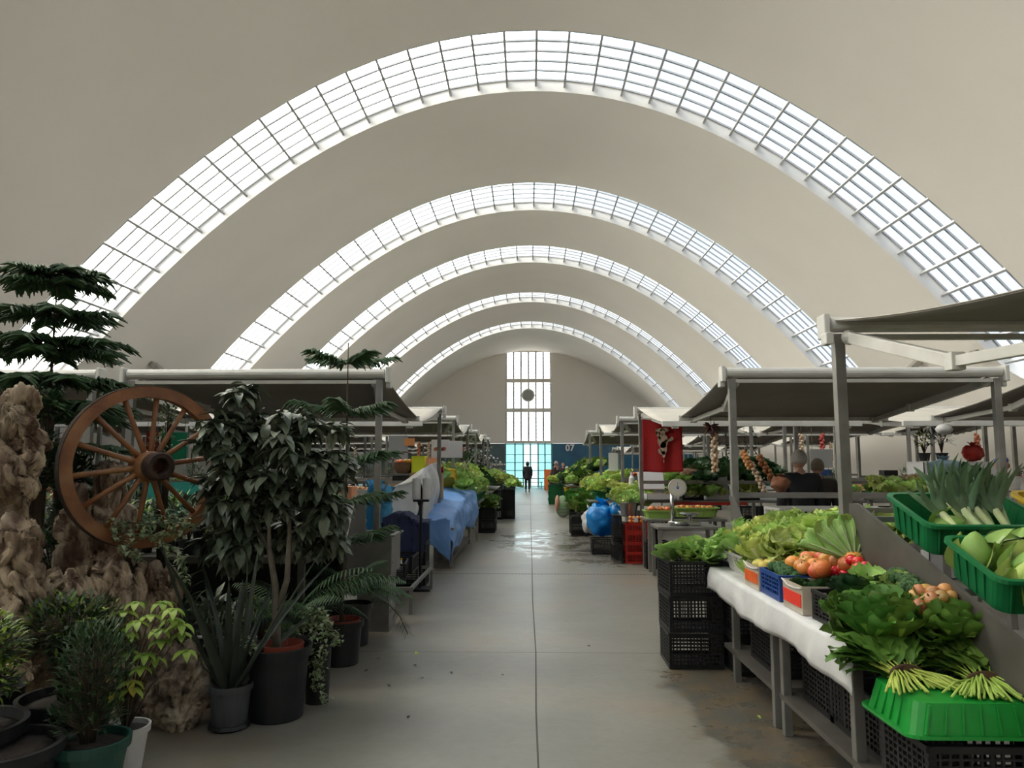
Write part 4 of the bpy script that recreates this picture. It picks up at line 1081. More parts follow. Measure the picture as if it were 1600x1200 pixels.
# big-leaf tree (ficus)
def leafy_tree(name, label, loc, clusters, seed, mats, ll=.105, lw=.06, trunk=None, droop=1.2, per=16, cat='potted tree'):
    rs = random.Random(seed); t = thing(name, label, cat, loc)
    m = MB(); top = None
    for pth, rr in trunk: m.tube(pth, rr, 8)
    m.build('trunk', P_trunk, t, smooth=True)
    stem = MB(); lv = MB()
    for c, r_ in clusters:
        c = Vector(c); nb = 7
        for b in range(nb):
            d = rdir(rs, -.4, .9); e = c + Vector((d.x * r_, d.y * r_, d.z * r_ * .8)); stem.tube([c + Vector((0, 0, -r_ * .5)), (c + e) / 2, e], [.005, .004, .002], 4)
            for k in range(per // 2):
                a = rs.uniform(0, 6.28); p = c + (e - c) * rs.uniform(.45, 1.0) + rdir(rs, -1, 1) * .03
                ou = Vector((math.cos(a), math.sin(a), rs.uniform(-.9, .35)))
                lv.cur = 0 if rs.random() < .6 else 1; c0 = lv.cur
                nf = len(lv.f)
                leaf(lv, p, ou, (0, 0, 1), ll * rs.uniform(.75, 1.2), lw * rs.uniform(.85, 1.15), curl=rs.uniform(.2, droop), nu=4, nv=2, cup=.35, prof=0, rib=False)
                for q in range(nf, len(lv.f)): lv.mi[q] = c0
    stem.build('twigs', P_bark, t, smooth=True); lv.build('leaves', mats, t, smooth=True)
    return t
tloc = Vector((-1.62, 4.86, 0))
cl = [((0.08, 0.14, 1.13), 0.15), ((-0.34, 0.24, 0.99), 0.14), ((-0.31, -0.06, 1.29), 0.138), ((0.28, 0.24, 1.56), 0.12), ((-0.04, -0.06, 1.7), 0.15), ((0.09, -0.01, 1.62), 0.15), ((-0.48, 0.14, 1.45), 0.12), ((-0.3, 0.04, 1.08), 0.12880000000000003), ((-0.13, 0.24, 1.14), 0.14), ((-0.54, 0.34, 1.04), 0.14), ((0.2, 0.34, 1.04), 0.12), ((-0.33, 0.04, 2.07), 0.1), ((-0.31, -0.06, 1.87), 0.1472), ((-0.25, 0.14, 1.86), 0.16), ((0.0, 0.04, 1.86), 0.16), ((0.19, 0.14, 1.84), 0.16), ((-0.27, -0.16, 1.68), 0.138), ((-0.25, -0.01, 1.71), 0.17), ((-0.4, -0.16, 1.74), 0.1), ((-0.36, 0.04, 1.52), 0.138), ((-0.21, -0.16, 1.52), 0.17), ((-0.11, 0.04, 1.52), 0.15), ((-0.31, -0.01, 1.33), 0.1472), ((-0.11, -0.06, 1.33), 0.17), ((0.06, 0.04, 1.39), 0.16), ((0.22, 0.14, 1.45), 0.15), ((0.25, 0.14, 1.28), 0.13), ((-0.35, 0.14, 1.15), 0.12880000000000003), ((-0.24, 0.14, 1.11), 0.15), ((0.09, 0.24, 1.18), 0.15), ((-0.07, 0.34, 1.04), 0.12), ((0.17, 0.24, 1.64), 0.08), ((-0.13, 0.34, 1.65), 0.1), ((-0.35, -0.21, 1.82), 0.07)]
t = leafy_tree('ficus_tree', 'bushy tree with large drooping dark leaves in the big black pot', tuple(tloc), cl, 6, [P_ficus, P_ficus2], ll=.135, lw=.066, per=27,
    trunk=[([(0, 0, .3), (-.02, .0, .6), (-.03, 0, .8), (-.08, 0, 1.05), (-.10, 0, 1.4)], [.03, .028, .024, .016, .008]), ([(-.02, 0, .62), (.04, .01, .85), (.05, 0, 1.15), (.03, 0, 1.5)], [.024, .02, .015, .008]), ([(.05, 0, 1.15), (.18, 0, 1.22)], [.01, .006]), ([(-.08, 0, 1.05), (-.25, 0, 1.3)], [.012, .006]), ([(-.1, 0, 1.4), (-.2, 0, 1.9)], [.01, .005])])
pot(t, .165, .20, .44, M_dkpot)
m = MB(); m.lathe([(.12, .40), (.13, .38), (.14, .46), (.13, .46), (.12, .40)], (.03, -.02, 0), n=24); m.build('inner_pot', P_terra, t)
# strap-leaf plant
def strap_plant(label, loc, tips, mt, w=.045, seed=1, n=26, h=.95, sp=.35, name='strap_leaf_plant'):
    rs = random.Random(seed); t = thing(name, label, 'potted plant', loc); m = MB()
    for i in range(n):
        a = i * 2.4; q = (i + 1) / n; el = R(86 - 42 * q) + rs.uniform(-.08, .08)
        d = Vector((math.cos(a) * math.cos(el), math.sin(a) * math.cos(el), math.sin(el)))
        leaf(m, (math.cos(a) * .03, math.sin(a) * .03, .22), d, (-math.sin(a) * .5 + math.cos(a), math.cos(a) * .5 + math.sin(a), .1), h * rs.uniform(.6, 1.0), w * rs.uniform(.8, 1.2), curl=-rs.uniform(.0, .55) if i % 3 else rs.uniform(0, .3), nu=9, nv=2, cup=.5, prof=2, rib=False)
    m.build('leaves', mt, t, smooth=True); return t
t = strap_plant('stiff dark strap-leaf plant in the small grey pot on the floor', (-1.84, 4.66, 0), None, P_strap, n=20, seed=3, h=1.08, w=.055)
pot(t, .10, .125, .26, M_greypot, ribs=0)
m = MB(); m.lathe([(.11, 0), (.125, .012), (.115, .03)], n=28); m.build('saucer', M_dkpot, t)
# shrubs made of many small leaves
def shrub(name, label, loc, blobs, seed, mats, n, ll, lw, potargs=None, wts=None, cat='potted plant', up=.3, stems=True, nu=3, curl=.5, stem_z=.2):
    rs = random.Random(seed); t = thing(name, label, cat, loc); lv = MB(); st = MB()
    for (c, r_, w_) in blobs:
        c = Vector(c); rr = Vector(r_) if isinstance(r_, tuple) else Vector((r_, r_, r_))
        for k in range(int(n * w_)):
            d = rdir(rs, -.5, 1); q = rs.uniform(.55, 1.05); p = c + Vector((d.x * rr.x, d.y * rr.y, d.z * rr.z)) * q
            ou = (d + rdir(rs, -.6, 1) * .8 + Vector((0, 0, up))).normalized()
            mi = 0
            if len(mats) > 1 and rs.random() < (wts or .3) * (1.6 if d.z > .3 else .6): mi = 1
            nf = len(lv.f); leaf(lv, p, ou, (0, 0, 1), ll * rs.uniform(.7, 1.2), lw * rs.uniform(.8, 1.2), curl=curl * rs.uniform(.2, 1.4), nu=nu, nv=2, cup=.3, rib=False)
            for z in range(nf, len(lv.f)): lv.mi[z] = mi
            if stems and k % 6 == 0: st.tube([Vector((c.x * .3, c.y * .3, stem_z)), c * .6 + p * .4 - Vector((0, 0, rr.z * .3)), p], [.005, .0035, .0015], 4)
    lv.build('leaves', mats, t, smooth=True)
    if st.v: st.build('stems', P_bark, t, smooth=True)
    if potargs: pot(t, *potargs)
    return t
# dark fine-leaved plant in the green pot
shrub('dark_leafy_plant', 'dark fine-leaved plant in the dark green pot at the bottom left', (-2.08, 3.60, 0), [((0, 0, .62), (.16, .14, .24), 1), ((-.03, 0, .42), (.15, .13, .14), .5)], 2, [P_fern, P_azal], 900, .05, .012, (.12, .165, .31, M_greenpot), up=1.0, nu=2)
# yellow-green umbrella plant in the white pot
t = thing('umbrella_plant', 'yellow-green plant with drooping leaflets in the white pot', 'potted plant', (-2.12, 3.98, 0)); rs = random.Random(8); lv = MB(); st = MB()
for i, (x, y, z, yy) in enumerate([(-.04, 0, .82, 0), (.10, 0, .80, 0), (.22, .0, .78, 0), (.02, -.05, .72, 0), (.18, -.03, .68, 0), (.26, .03, .70, 0), (.10, -.06, .55, 0), (-.06, -.05, .50, 1), (.06, -.08, .45, 1), (.0, -.02, .62, 0), (.14, 0, .58, 0), (-.12, 0, .62, 0), (.30, 0, .62, 0), (.0, .04, .86, 0), (.14, .05, .86, 0), (.24, -.04, .84, 0), (.06, -.06, .78, 0), (.18, -.06, .74, 0), (-.06, -.04, .74, 0), (.12, -.07, .62, 0), (.05, -.07, .48, 1), (-.04, -.07, .42, 1), (.28, -.02, .76, 0)]):
    c = Vector((x, y, z)); st.tube([(0, 0, .2), (x * .4, y * .4, z * .7), c], [.006, .004, .002], 5)
    for k in range(6):
        a = k * 1.047 + rs.uniform(-.2, .2); nf = len(lv.f)
        leaf(lv, c, (math.cos(a), math.sin(a), .1), (0, 0, 1), .085 * rs.uniform(.8, 1.15), .042, curl=rs.uniform(.7, 1.3), nu=4, nv=2, cup=.25, rib=False)
        for q in range(nf, len(lv.f)): lv.mi[q] = yy if k % 2 or not yy else 0
lv.build('leaflets', [P_tip, P_yel], t, smooth=True); st.build('stems', P_bark, t, smooth=True); pot(t, .085, .115, .24, M_white)
# azaleas at the left edge in dark tubs
shrub('azalea_bush', 'azalea bush with yellow-green new leaves at the lower left edge', (-2.60, 3.45, 0), [((0, 0, .74), (.24, .2, .17), 1), ((.12, -.05, .62), (.15, .12, .12), .4)], 5, [P_azal, P_tip], 1100, .052, .02, (.2, .25, .42, M_dkpot), wts=.42, nu=2)
shrub('azalea_bush', 'darker azalea bush between the yellow-green one and the green pot', (-2.42, 3.95, 0), [((0, 0, .72), (.28, .2, .18), 1), ((.1, 0, .62), (.2, .15, .12), .4)], 6, [P_azal, P_tip], 1100, .055, .02, (.18, .22, .40, M_dkpot), wts=.12, nu=2)
t = thing('plant_tub', 'wide dark plastic tub at the bottom left corner', 'tub', (-2.36, 3.38, 0)); pot(t, .19, .24, .36, M_dkpot)
t = thing('plant_tub', 'black plastic tub behind the wide grey tub at the bottom left', 'tub', (-2.95, 3.95, 0)); pot(t, .19, .24, .42, M_dkpot)
# ivy
def ivy(label, loc, chains, seed, n=26, ll=.032, potargs=None, mt=None, dense=1, world=False):
    if world: chains = [[Vector(p) - Vector(loc) for p in c] for c in chains]
    rs = random.Random(seed); t = thing('ivy_plant', label, 'ivy', loc); lv = MB(); st = MB()
    for pts in chains:
        pts = [Vector(p) for p in pts]; st.tube(pts, [.003] * len(pts), 4)
        for i in range(len(pts) - 1):
            for k in range(int(n * dense)):
                q = rs.random(); p = pts[i].lerp(pts[i + 1], q) + rdir(rs, -1, 1) * rs.uniform(.005, .05)
                leaf(lv, p, rdir(rs, -.8, .5), (0, 0, 1), ll * rs.uniform(.7, 1.3), ll * rs.uniform(.7, 1.1), curl=.6, nu=3, nv=2, cup=.2, rib=False, wf=lambda t_: (.9 if t_ < .5 else .5) if t_ < .9 else .05)
    lv.build('leaves', mt or P_ivy, t, smooth=False); st.build('vines', P_bark, t, smooth=True)
    if potargs: pot(t, *potargs)
    return t
ivy('variegated ivy spilling over the lower rim of the wagon wheel', (-2.5, 4.75, 0), [[(-2.65, 4.75, 1.23), (-2.43, 4.7, 1.22), (-2.27, 4.75, 1.23), (-2.19, 4.8, 1.19)], [(-2.55, 4.7, 1.15), (-2.36, 4.68, 1.16), (-2.21, 4.75, 1.17)], [(-2.34, 4.68, 1.12), (-2.22, 4.7, 1.02), (-2.16, 4.7, 0.88)], [(-2.49, 4.8, 1.26), (-2.28, 4.9, 1.26)], [(-2.66, 4.7, 1.23), (-2.56, 4.65, 1.1), (-2.44, 4.62, 1.04)]], 1, 46, .034, world=True)
ivy('pale variegated ivy trailing from a small dark pot beside the big black pot', (-1.44, 5.15, 0), [[(-.02, 0, .50), (-.06, 0, .60), (-.09, -.02, .52), (-.15, -.1, .48)], [(0, 0, .52), (.02, -.04, .62), (.06, -.06, .5), (.05, -.10, .3), (.03, -.13, .12)], [(0, 0, .5), (-.02, -.1, .45), (.03, -.14, .25), (.10, -.16, .05)], [(.02, 0, .55), (.1, -.02, .46), (.14, -.04, .4)]], 2, 60, .028, (.075, .09, .42, M_dkpot))
ivy('pale ivy growing inside the big black pot at the foot of the tree', (-1.78, 4.80, 0), [[(0, -.03, .46), (.04, -.1, .47), (.08, -.12, .46)], [(-.04, -.02, .5), (0, -.08, .5)]], 3, 36, .026)
# dark ivy mass among the wood
shrub('dark_ivy_bush', 'dark ivy bush growing between the driftwood and the wheel', (-3.22, 5.15, 0), [((-.05, 0, 1.52), (.20, .15, .16), 1), ((.05, 0, 1.2), (.18, .12, .22), 1), ((-.1, 0, .95), (.2, .15, .2), .6)], 12, [P_azal, P_fern], 620, .05, .035, None, wts=.4, nu=2, stem_z=.6)
shrub('dark_ivy_bush', 'dark green creeper hanging behind the driftwood crown at the left edge', (-3.25, 4.75, 0), [((0, 0, 1.55), (.22, .15, .30), 1), ((.1, 0, 1.95), (.10, .08, .12), .3)], 14, [P_azal, P_fern], 620, .05, .035, None, wts=.4, nu=2, stem_z=.6)
shrub('spotted_leaf_plant', 'pale speckled leafy twig seen through the upper spokes of the wheel', (-2.62, 5.35, 0), [((-.03, 0, 1.93), (.06, .05, .13), 1), ((-.08, 0, 1.75), (.09, .06, .10), .8)], 15, [P_ivy, P_fern], 120, .03, .022, (.08, .1, .9, M_dkpot), wts=.2, nu=2)
# feathery palms and ferns beside the young pine
def fern(name, label, loc, fronds, seed, potargs=None, L_=.6, mt=None, leafl=.075, n=24, z=.35, lw=.008):
    rs = random.Random(seed); t = thing(name, label, 'potted plant', loc); st = MB(); lv = MB()
    for i in range(fronds):
        a = i * 2.4 + rs.uniform(-.3, .3); el = rs.uniform(.5, 1.35); d = Vector((math.cos(a) * math.cos(el), math.sin(a) * math.cos(el), math.sin(el))); s = Vector((-math.sin(a), math.cos(a), 0)); p = Vector((0, 0, z)); pts = [p.copy()]; ln = L_ * rs.uniform(.7, 1.15)
        for k in range(n):
            d = Matrix.Rotation(rs.uniform(.9, 1.7) / n, 3, -s.cross(Vector((0, 0, 0))) if False else Vector((-s.x, -s.y, 0)) * -1) @ d
            p = p + d * ln / n; pts.append(p.copy())
            if k > 3:
                for sg in (-1, 1):
                    e = (s * sg + d * .5 + Vector((0, 0, -.2))).normalized(); q = leafl * math.sin(PI * (k / n * .9 + .08)) + .015
                    leaf(lv, p, e, (0, 0, 1), q, lw * 1.6, curl=.5, nu=2, nv=2, rib=False, prof=2)
        st.tube(pts, .0025, 4, cap=False)
    lv.build('leaflets', mt or P_fern, t, smooth=True); st.build('fronds', P_fern, t, smooth=True)
    if potargs: pot(t, *potargs)
    return t
fern('feather_palm', 'feathery palm with one frond arching out over the aisle floor', (-1.58, 6.75, 0), 20, 3, (.13, .16, .36, M_dkpot), L_=.62, leafl=.12, n=26, z=.42, lw=.011)
fern('feather_palm', 'feathery palm in shade behind the trunk of the big-leaf tree', (-1.75, 5.6, 0), 20, 5, (.13, .16, .34, M_dkpot), L_=.85, leafl=.15, n=24, z=.4, lw=.010)
m = MB(); rs = random.Random(4)
pts = [Vector(p) for p in ((-1.3, 6.3, 0.51), (-1.14, 6.1, 0.47), (-1.03, 6, 0.39), (-0.95, 5.9, 0.28))]
o = thing('pine_branch', 'low pine branch sticking out over the aisle floor with dark needles', 'branch', (-1.2, 6.1, 0)); st = MB(); lv = MB(); lo = Vector((-1.2, 6.1, 0))
st.tube([Vector((-1.5, 6.12, .75)) - lo] + [p - lo for p in pts], .004, 5)
for i in range(3):
    for k in range(9):
        p = pts[i].lerp(pts[i + 1], k / 9) - lo; d = (pts[i + 1] - pts[i]).normalized()
        for sg in (-1, 1): leaf(lv, p, d * .6 + Vector((sg * .7, -.1 * sg, .1 * sg)) + rdir(rs, -.3, .3) * .2, (0, 0, 1), .075, .009, curl=.2, nu=2, nv=2, rib=False, prof=2)
lv.build('needles', P_fern, o); st.build('twig', P_bark, o)
# plant bench behind the floor pots
def slab_bench(label, x0, x1, y0, y1, z, dark=True):
    t = thing('plant_bench', label, 'bench', ((x0 + x1) / 2, (y0 + y1) / 2, 0)); m = MB(); m.box((0, 0, z), (x1 - x0, y1 - y0, .05)); m.build('bench_top', M_steel_dark, t)
    m = MB(); m.box((0, (y1 - y0) / 2 - .05, z / 2), (x1 - x0 - .1, .02, z - .06)); m.build('shade_panel', M_black, t)  # black panel added, with the solid shelf, to darken the space under the bench
    m = MB(); m.box((0, 0, .3), (x1 - x0 - .1, y1 - y0 - .1, .03)); m.build('shelf', M_steel_dark, t)
    for sx in (-1, 1):
        for y in (-(y1 - y0) / 2 + .05, (y1 - y0) / 2 - .05): m = MB(); m.bar((sx * ((x1 - x0) / 2 - .05), y, 0), (sx * ((x1 - x0) / 2 - .05), y, z - .02), .05); m.build('leg', M_steel_dark, t)
    return t
slab_bench('dark steel bench behind the floor pots and the wheel', -4.1, -1.72, 5.75, 7.1, .86)
BPOT = []
def small_pot_plant(seed, mats, hh=.3, ll=.07, lw=.03, wts=.3, n=110):
    def f():
        return shrub('potted_plant', 'potted plant', (0, 0, 0), [((0, 0, .12 + hh * .5), (.13, .13, hh * .5), 1)], seed, mats, n, ll, lw, (.06, .08, .12, M_dkpot), wts=wts, nu=2, stem_z=.1)
    return Proto(f)
PP = [small_pot_plant(51, [P_azal, P_tip], .34, .07, .03), small_pot_plant(52, [P_fern, P_azal], .44, .10, .02), small_pot_plant(53, [P_ficus, P_ficus2], .36, .09, .05, n=80), small_pot_plant(54, [P_tip, P_fern], .28, .08, .02)]
rs = random.Random(77)
for i in range(22):
    x = -4.0 + (i % 11) * .22 + rs.uniform(-.04, .04); y = (5.95 if i < 11 else 6.55) + rs.uniform(-.08, .08)
    PP[i % 4].put((x, y, .886), rs.uniform(0, 6), 'small potted plant on the dark bench behind the wheel', 'potted plants on the dark bench', rs.uniform(.8, 1.1))
for i in range(7):
    PP[(i + 1) % 4].put((-3.9 + i * .32, 5.45 + rs.uniform(-.1, .1), .003), rs.uniform(0, 6), 'small potted plant on the floor in front of the dark bench', 'potted plants on the floor by the bench', rs.uniform(1.2, 1.6))
# steel sink, stand and side panel at the end of the plant stall
t = thing('steel_sink', 'steel sink on a stand at the aisle end of the plant stall', 'sink', (-1.52, 7.35, 0))
m = MB(); hx, hy = .20, .24; zt, zb = .92, .56
for s in (-1, 1): m.box((s * hx, 0, (zt + zb) / 2), (.012, hy * 2, zt - zb)); m.box((0, s * hy, (zt + zb) / 2), (hx * 2, .012, zt - zb))
m.box((0, 0, zb), (hx * 2, hy * 2, .012)); m.build('basin', M_steel, t)
m = MB()
for s in (-1, 1): m.box((s * (hx + .01), 0, zt), (.05, hy * 2 + .06, .015)); m.box((0, s * (hy + .01), zt), (hx * 2 + .06, .05, .015))
m.build('rim', M_steel, t)
m = MB(); m.box((.02, .05, .27), (.3, .34, .54)); m.build('stand', M_steel, t)
slope_panel(-1.66, [(7.5, .60), (6.75, .55), (6.75, .95), (7.05, 1.30), (7.5, 1.30)], 'steel side panel above the sink at the aisle end of the plant stall')

# ------------------------------------------------------------------ people
S_skin = mat('skin', (.42, .24, .17), .55, c2=(.38, .20, .14), scale=9)
S_hairg = mat('grey hair', (.22, .20, .18), .8, c2=(.32, .30, .28), scale=60)
S_hairb = mat('dark brown hair', (.035, .022, .015), .7, c2=(.06, .04, .03), scale=60)
S_hairw = mat('pale blonde hair', (.5, .42, .30), .8, c2=(.4, .33, .25), scale=60)
def cloth_mat(name, c): return mat(name, c, .85, c2=tuple(q * .7 for q in c), scale=7)
def skinned(verts, edges, name, m_, parent, sub=1, extra=None, root=0):
    me = bpy.data.meshes.new(name); me.from_pydata([v[0] for v in verts], edges, []); o = bpy.data.objects.new(name, me); COL.objects.link(o)
    md = o.modifiers.new('s', 'SKIN'); md.use_smooth_shade = True
    for i, v in enumerate(verts):
        r_ = v[1]; me.skin_vertices[0].data[i].radius = (r_, r_) if not isinstance(r_, tuple) else r_
        me.skin_vertices[0].data[i].use_root = (i == root)
    if sub: sb = o.modifiers.new('u', 'SUBSURF'); sb.levels = sub; sb.render_levels = sub
    dg = bpy.context.evaluated_depsgraph_get(); dg.update()
    m2 = bpy.data.meshes.new_from_object(o.evaluated_get(dg))
    bpy.data.objects.remove(o); bpy.data.meshes.remove(me)
    mb = MB(); mb.raw([tuple(v.co) for v in m2.vertices], [tuple(p.vertices) for p in m2.polygons]); bpy.data.meshes.remove(m2)
    if extra: extra(mb)
    return mb.build(name, m_, parent, smooth=True)
def person(label, loc, rz, h=1.7, top=None, legs=None, hair='short', hairm=None, pose='stand', lean=0., cap=None, coat=False, group=None, head_turn=0., hood=False, head_pitch=0.):
    """faces -Y before the turn rz"""
    t = thing('person', label, 'person', loc, rz, group); k = h / 1.70; V = lambda x, y, z: Vector((x * k, (y) * k - lean * max(0, z - .9) * k, z * k))
    top = top or cloth_mat('dark coat', (.02, .02, .024)); legs = legs or cloth_mat('dark trousers', (.022, .024, .03)); hairm = hairm or S_hairb
    if pose == 'walk': fl, fr, kl, kr = V(-.09, .22, .08), V(.10, -.20, .06), V(-.09, .06, .48), V(.10, -.13, .50)
    else: fl, fr, kl, kr = V(-.11, .0, .08), V(.11, .01, .08), V(-.105, -.02, .48), V(.105, -.02, .48)
    P, C, N_, Hd = V(0, 0, .93), V(0, .01, 1.28), V(0, .01, 1.44), V(0, -.015, 1.585)
    if pose == 'crossed':
        arms = {-1: (V(-.20, 0, 1.37), V(-.25, -.10, 1.12), V(.06, -.24, 1.12)), 1: (V(.20, 0, 1.37), V(.25, -.10, 1.10), V(-.05, -.26, 1.16))}
    elif pose == 'work':
        arms = {s: (V(s * .19, 0, 1.37), V(s * .25, -.06, 1.10), V(s * .14, -.30, 1.02)) for s in (-1, 1)}
    else:
        arms = {s: (V(s * .19, .01, 1.37), V(s * .235, .02 + .03 * s, 1.10), V(s * .225, -.06 - .03 * s, .86)) for s in (-1, 1)}
    vs = [(P, .11 * k), (C, (.12 * k, .085 * k)), (N_, .058 * k), (V(0, -.005, 1.52), .055 * k)]; es = [(0, 1), (1, 2), (2, 3)]
    for s, f, kn in ((-1, fl, kl), (1, fr, kr)):
        b = len(vs); vs += [(V(s * .09, 0, .86), .095 * k), (kn, .062 * k), (f + Vector((0, .02 * k, 0)), .042 * k), (f + Vector((0, -.12 * k, -.035 * k)), .032 * k)]; es += [(0, b), (b, b + 1), (b + 1, b + 2), (b + 2, b + 3)]
    for s in (-1, 1):
        sh, el, wr_ = arms[s]; b = len(vs); hd = (wr_ - el).normalized(); palm = wr_ + hd * .075 * k
        vs += [(sh, .05 * k), (el, .04 * k), (wr_, .028 * k), (palm, (.036 * k, .02 * k))]; es += [(1, b), (b, b + 1), (b + 1, b + 2), (b + 2, b + 3)]
        sd = Vector((0, 1, 0)) if abs(hd.z) > .6 else Vector((0, 0, 1)); cu = hd.cross(sd) * -s
        for q in range(4):
            b2 = len(vs); o_ = sd * (q - 1.5) * .02 * k; ln = (.07, .08, .075, .058)[q] * k
            vs += [(palm + o_ + hd * .03 * k, .0095 * k), (palm + o_ + hd * (.03 * k + ln * .5) + cu * .008 * k, .0085 * k), (palm + o_ + hd * (.03 * k + ln * .85) + cu * .026 * k, .0075 * k)]; es += [(b + 3, b2), (b2, b2 + 1), (b2 + 1, b2 + 2)]
        b2 = len(vs); vs += [(wr_ + hd * .03 * k + sd * -.035 * k, .011 * k), (wr_ + hd * .07 * k + sd * -.05 * k + cu * .02 * k, .009 * k)]; es += [(b + 2, b2), (b2, b2 + 1)]
    hm = Matrix.Rotation(head_turn, 3, 'Z') @ Matrix.Rotation(head_pitch, 3, 'X')
    def face(d):
        f = 1.0
        if d.y < 0:
            f += .17 * math.exp(-((d.x / .13) ** 2 + ((d.z + .12) / .2) ** 2)) - .06 * math.exp(-(((abs(d.x) - .36) / .16) ** 2 + ((d.z - .10) / .13) ** 2)) + .04 * math.exp(-((d.x / .3) ** 2 + ((d.z + .55) / .12) ** 2))
        if d.z < -.2: f *= 1 - .16 * (-d.z - .2) * (1 if d.y < 0 else 1.4)
        return f
    def hd_(mb):
        mb.ell(Hd, (.078 * k, .098 * k, .118 * k), 16, 22, fn=face, rot=hm)
        for s in (-1, 1): mb.ell(Hd + hm @ Vector((s * .079 * k, .008 * k, -.01 * k)), (.012 * k, .02 * k, .032 * k), 6, 8)
    skinned(vs, es, 'body', S_skin, t, 1, hd_)
    if not hood and head_turn is not None:
        for s in (-1, 1):
            m = MB(); m.ell(Hd + hm @ Vector((s * .030 * k, -.088 * k, .012 * k)), .009 * k, 5, 8); m.build('eye', S_hairb, t, smooth=True)
        m = MB(); m.ell(Hd + hm @ Vector((0, -.090 * k, -.052 * k)), (.024 * k, .010 * k, .006 * k), 5, 8); m.build('mouth', mat('lips', (.35, .12, .10), .5), t, smooth=True)
    # trousers
    vs = [(P + Vector((0, 0, .02)), (.155 * k, .125 * k))]; es = []
    for s, f, kn in ((-1, fl, kl), (1, fr, kr)):
        b = len(vs); vs += [(V(s * .095, 0, .84), .112 * k), (kn, .078 * k), (f + Vector((0, .02, .04)) * k, .066 * k)]; es += [(0, b), (b, b + 1), (b + 1, b + 2)]
    skinned(vs, es, 'trousers', legs, t, 1)
    for s, f in ((-1, fl), (1, fr)):
        m = MB(); m.ell(f + Vector((0, -.05, -.035)) * k, (.05 * k, .135 * k, .045 * k), 7, 10); m.build('shoe', mat('black shoe', (.015, .015, .015), .4), t, smooth=True)
    # jacket
    vs = [(V(0, 0, .62 if coat else .90), (.24 * k, .17 * k) if coat else (.165 * k, .135 * k)), (V(0, .0, 1.08), (.22 * k, .15 * k) if coat else (.165 * k, .13 * k)), (C + Vector((0, 0, .02)), (.185 * k, .145 * k)), (V(0, .01, 1.40), (.115 * k, .09 * k)), (V(0, .005, 1.46), .07 * k)]; es = [(0, 1), (1, 2), (2, 3), (3, 4)]
    for s in (-1, 1):
        sh, el, wr_ = arms[s]; b = len(vs); vs += [(sh, .09 * k), (el, .072 * k), (wr_, .052 * k)]; es += [(2, b), (b, b + 1), (b + 1, b + 2)]
    skinned(vs, es, 'jacket', top, t, 1)
    if hood:
        m = MB(); m.ell(Hd + Vector((0, .012, .0)) * k, (.105 * k, .12 * k, .145 * k), 12, 16); m.build('hood', top, t, smooth=True)
    elif cap:
        m = MB(); m.ell(Hd + Vector((0, .006, .03)) * k, (.086 * k, .104 * k, .10 * k), 12, 18, fn=lambda d: 1 if d.z > 0 else .82, rot=hm); m.build('cap', cap, t, smooth=True)
        m = MB(); m.ell(Hd + Vector((0, .02, -.0)) * k, (.083 * k, .095 * k, .085 * k), 10, 14, fn=lambda d: 1 if d.y > -.1 else .7, rot=hm); m.build('hair', hairm, t, smooth=True)
    else:
        big = hair == 'long'
        m = MB(); m.ell(Hd + hm @ Vector((0, .016, .018)) * k, (.090 * k, .106 * k, (.118 if not big else .135) * k), 14, 20, fn=lambda d: (1 + .05 * noise.noise(d * 5)) if (d.y > -.35 or d.z > .55) and d.z > (-.55 if not big else -1) else .74, rot=hm); m.build('hair', hairm, t, smooth=True)
    return t
person('person in a hooded black coat walking away towards the far doors', (-.10, 43.2, 0), PI, 1.72, pose='walk', coat=True, hood=True)
person('grey-haired person in a dark coat bending towards the far right vegetables', (1.02, 34.8, 0), PI * .5, 1.72, top=cloth_mat('maroon black coat', (.03, .015, .018)), hairm=S_hairg, lean=.35, coat=True, pose='work')
person('dark-haired person in dark clothes behind the far right vegetables', (1.42, 37.5, 0), 0, 1.58, pose='work', lean=.2)
person('dark-haired person farther back by the far right vegetables', (1.75, 38.4, 0), .2, 1.66, top=cloth_mat('plum coat', (.05, .02, .03)), pose='work')
person('pale-haired person in a white top at the far right vegetables', (1.55, 33.2, 0), PI * .6, 1.48, top=cloth_mat('white coat', (.5, .5, .5)), hairm=S_hairw, pose='work', lean=.25)
person('grey-haired person in a black jacket standing with back turned behind the steel rail', (3.36, 9.3, 0), PI, 1.76, top=cloth_mat('black jacket', (.008, .009, .013)), hairm=S_hairg)
person('shorter brown-haired person in a dark brown jacket with back turned behind the steel rail', (3.93, 10.2, 0), PI - .25, 1.66, top=cloth_mat('brown jacket', (.022, .018, .015)), hairm=mat('brown grey hair', (.11, .085, .06), .8, c2=(.16, .13, .10), scale=50))
t = person('seller in a white sports jacket and blue cap with folded arms at the right edge', (6.22, 9.9, 0), -.45, 1.70, top=cloth_mat('white sports jacket', (.62, .60, .58)), hairm=S_hairb, pose='crossed', cap=cloth_mat('blue cap', (.05, .12, .50)), head_turn=-.35, head_pitch=.15)
m = MB()
for s in (-1, 1): m.tube([(s * .20, .0, 1.46), (s * .285, -.02, 1.34), (s * .32, -.09, 1.14)], .008, 5)
m.tube([(.0, -.125, 1.42), (.0, -.15, 1.25), (.0, -.15, 1.05)], .005, 4)
m.build('orange_piping', mat('orange piping', (.6, .10, .03), .6), t)
m = MB(); m.box((.02, -.33, 1.13), (.08, .03, .06)); m.build('dark_cuff', S_hairb, t)

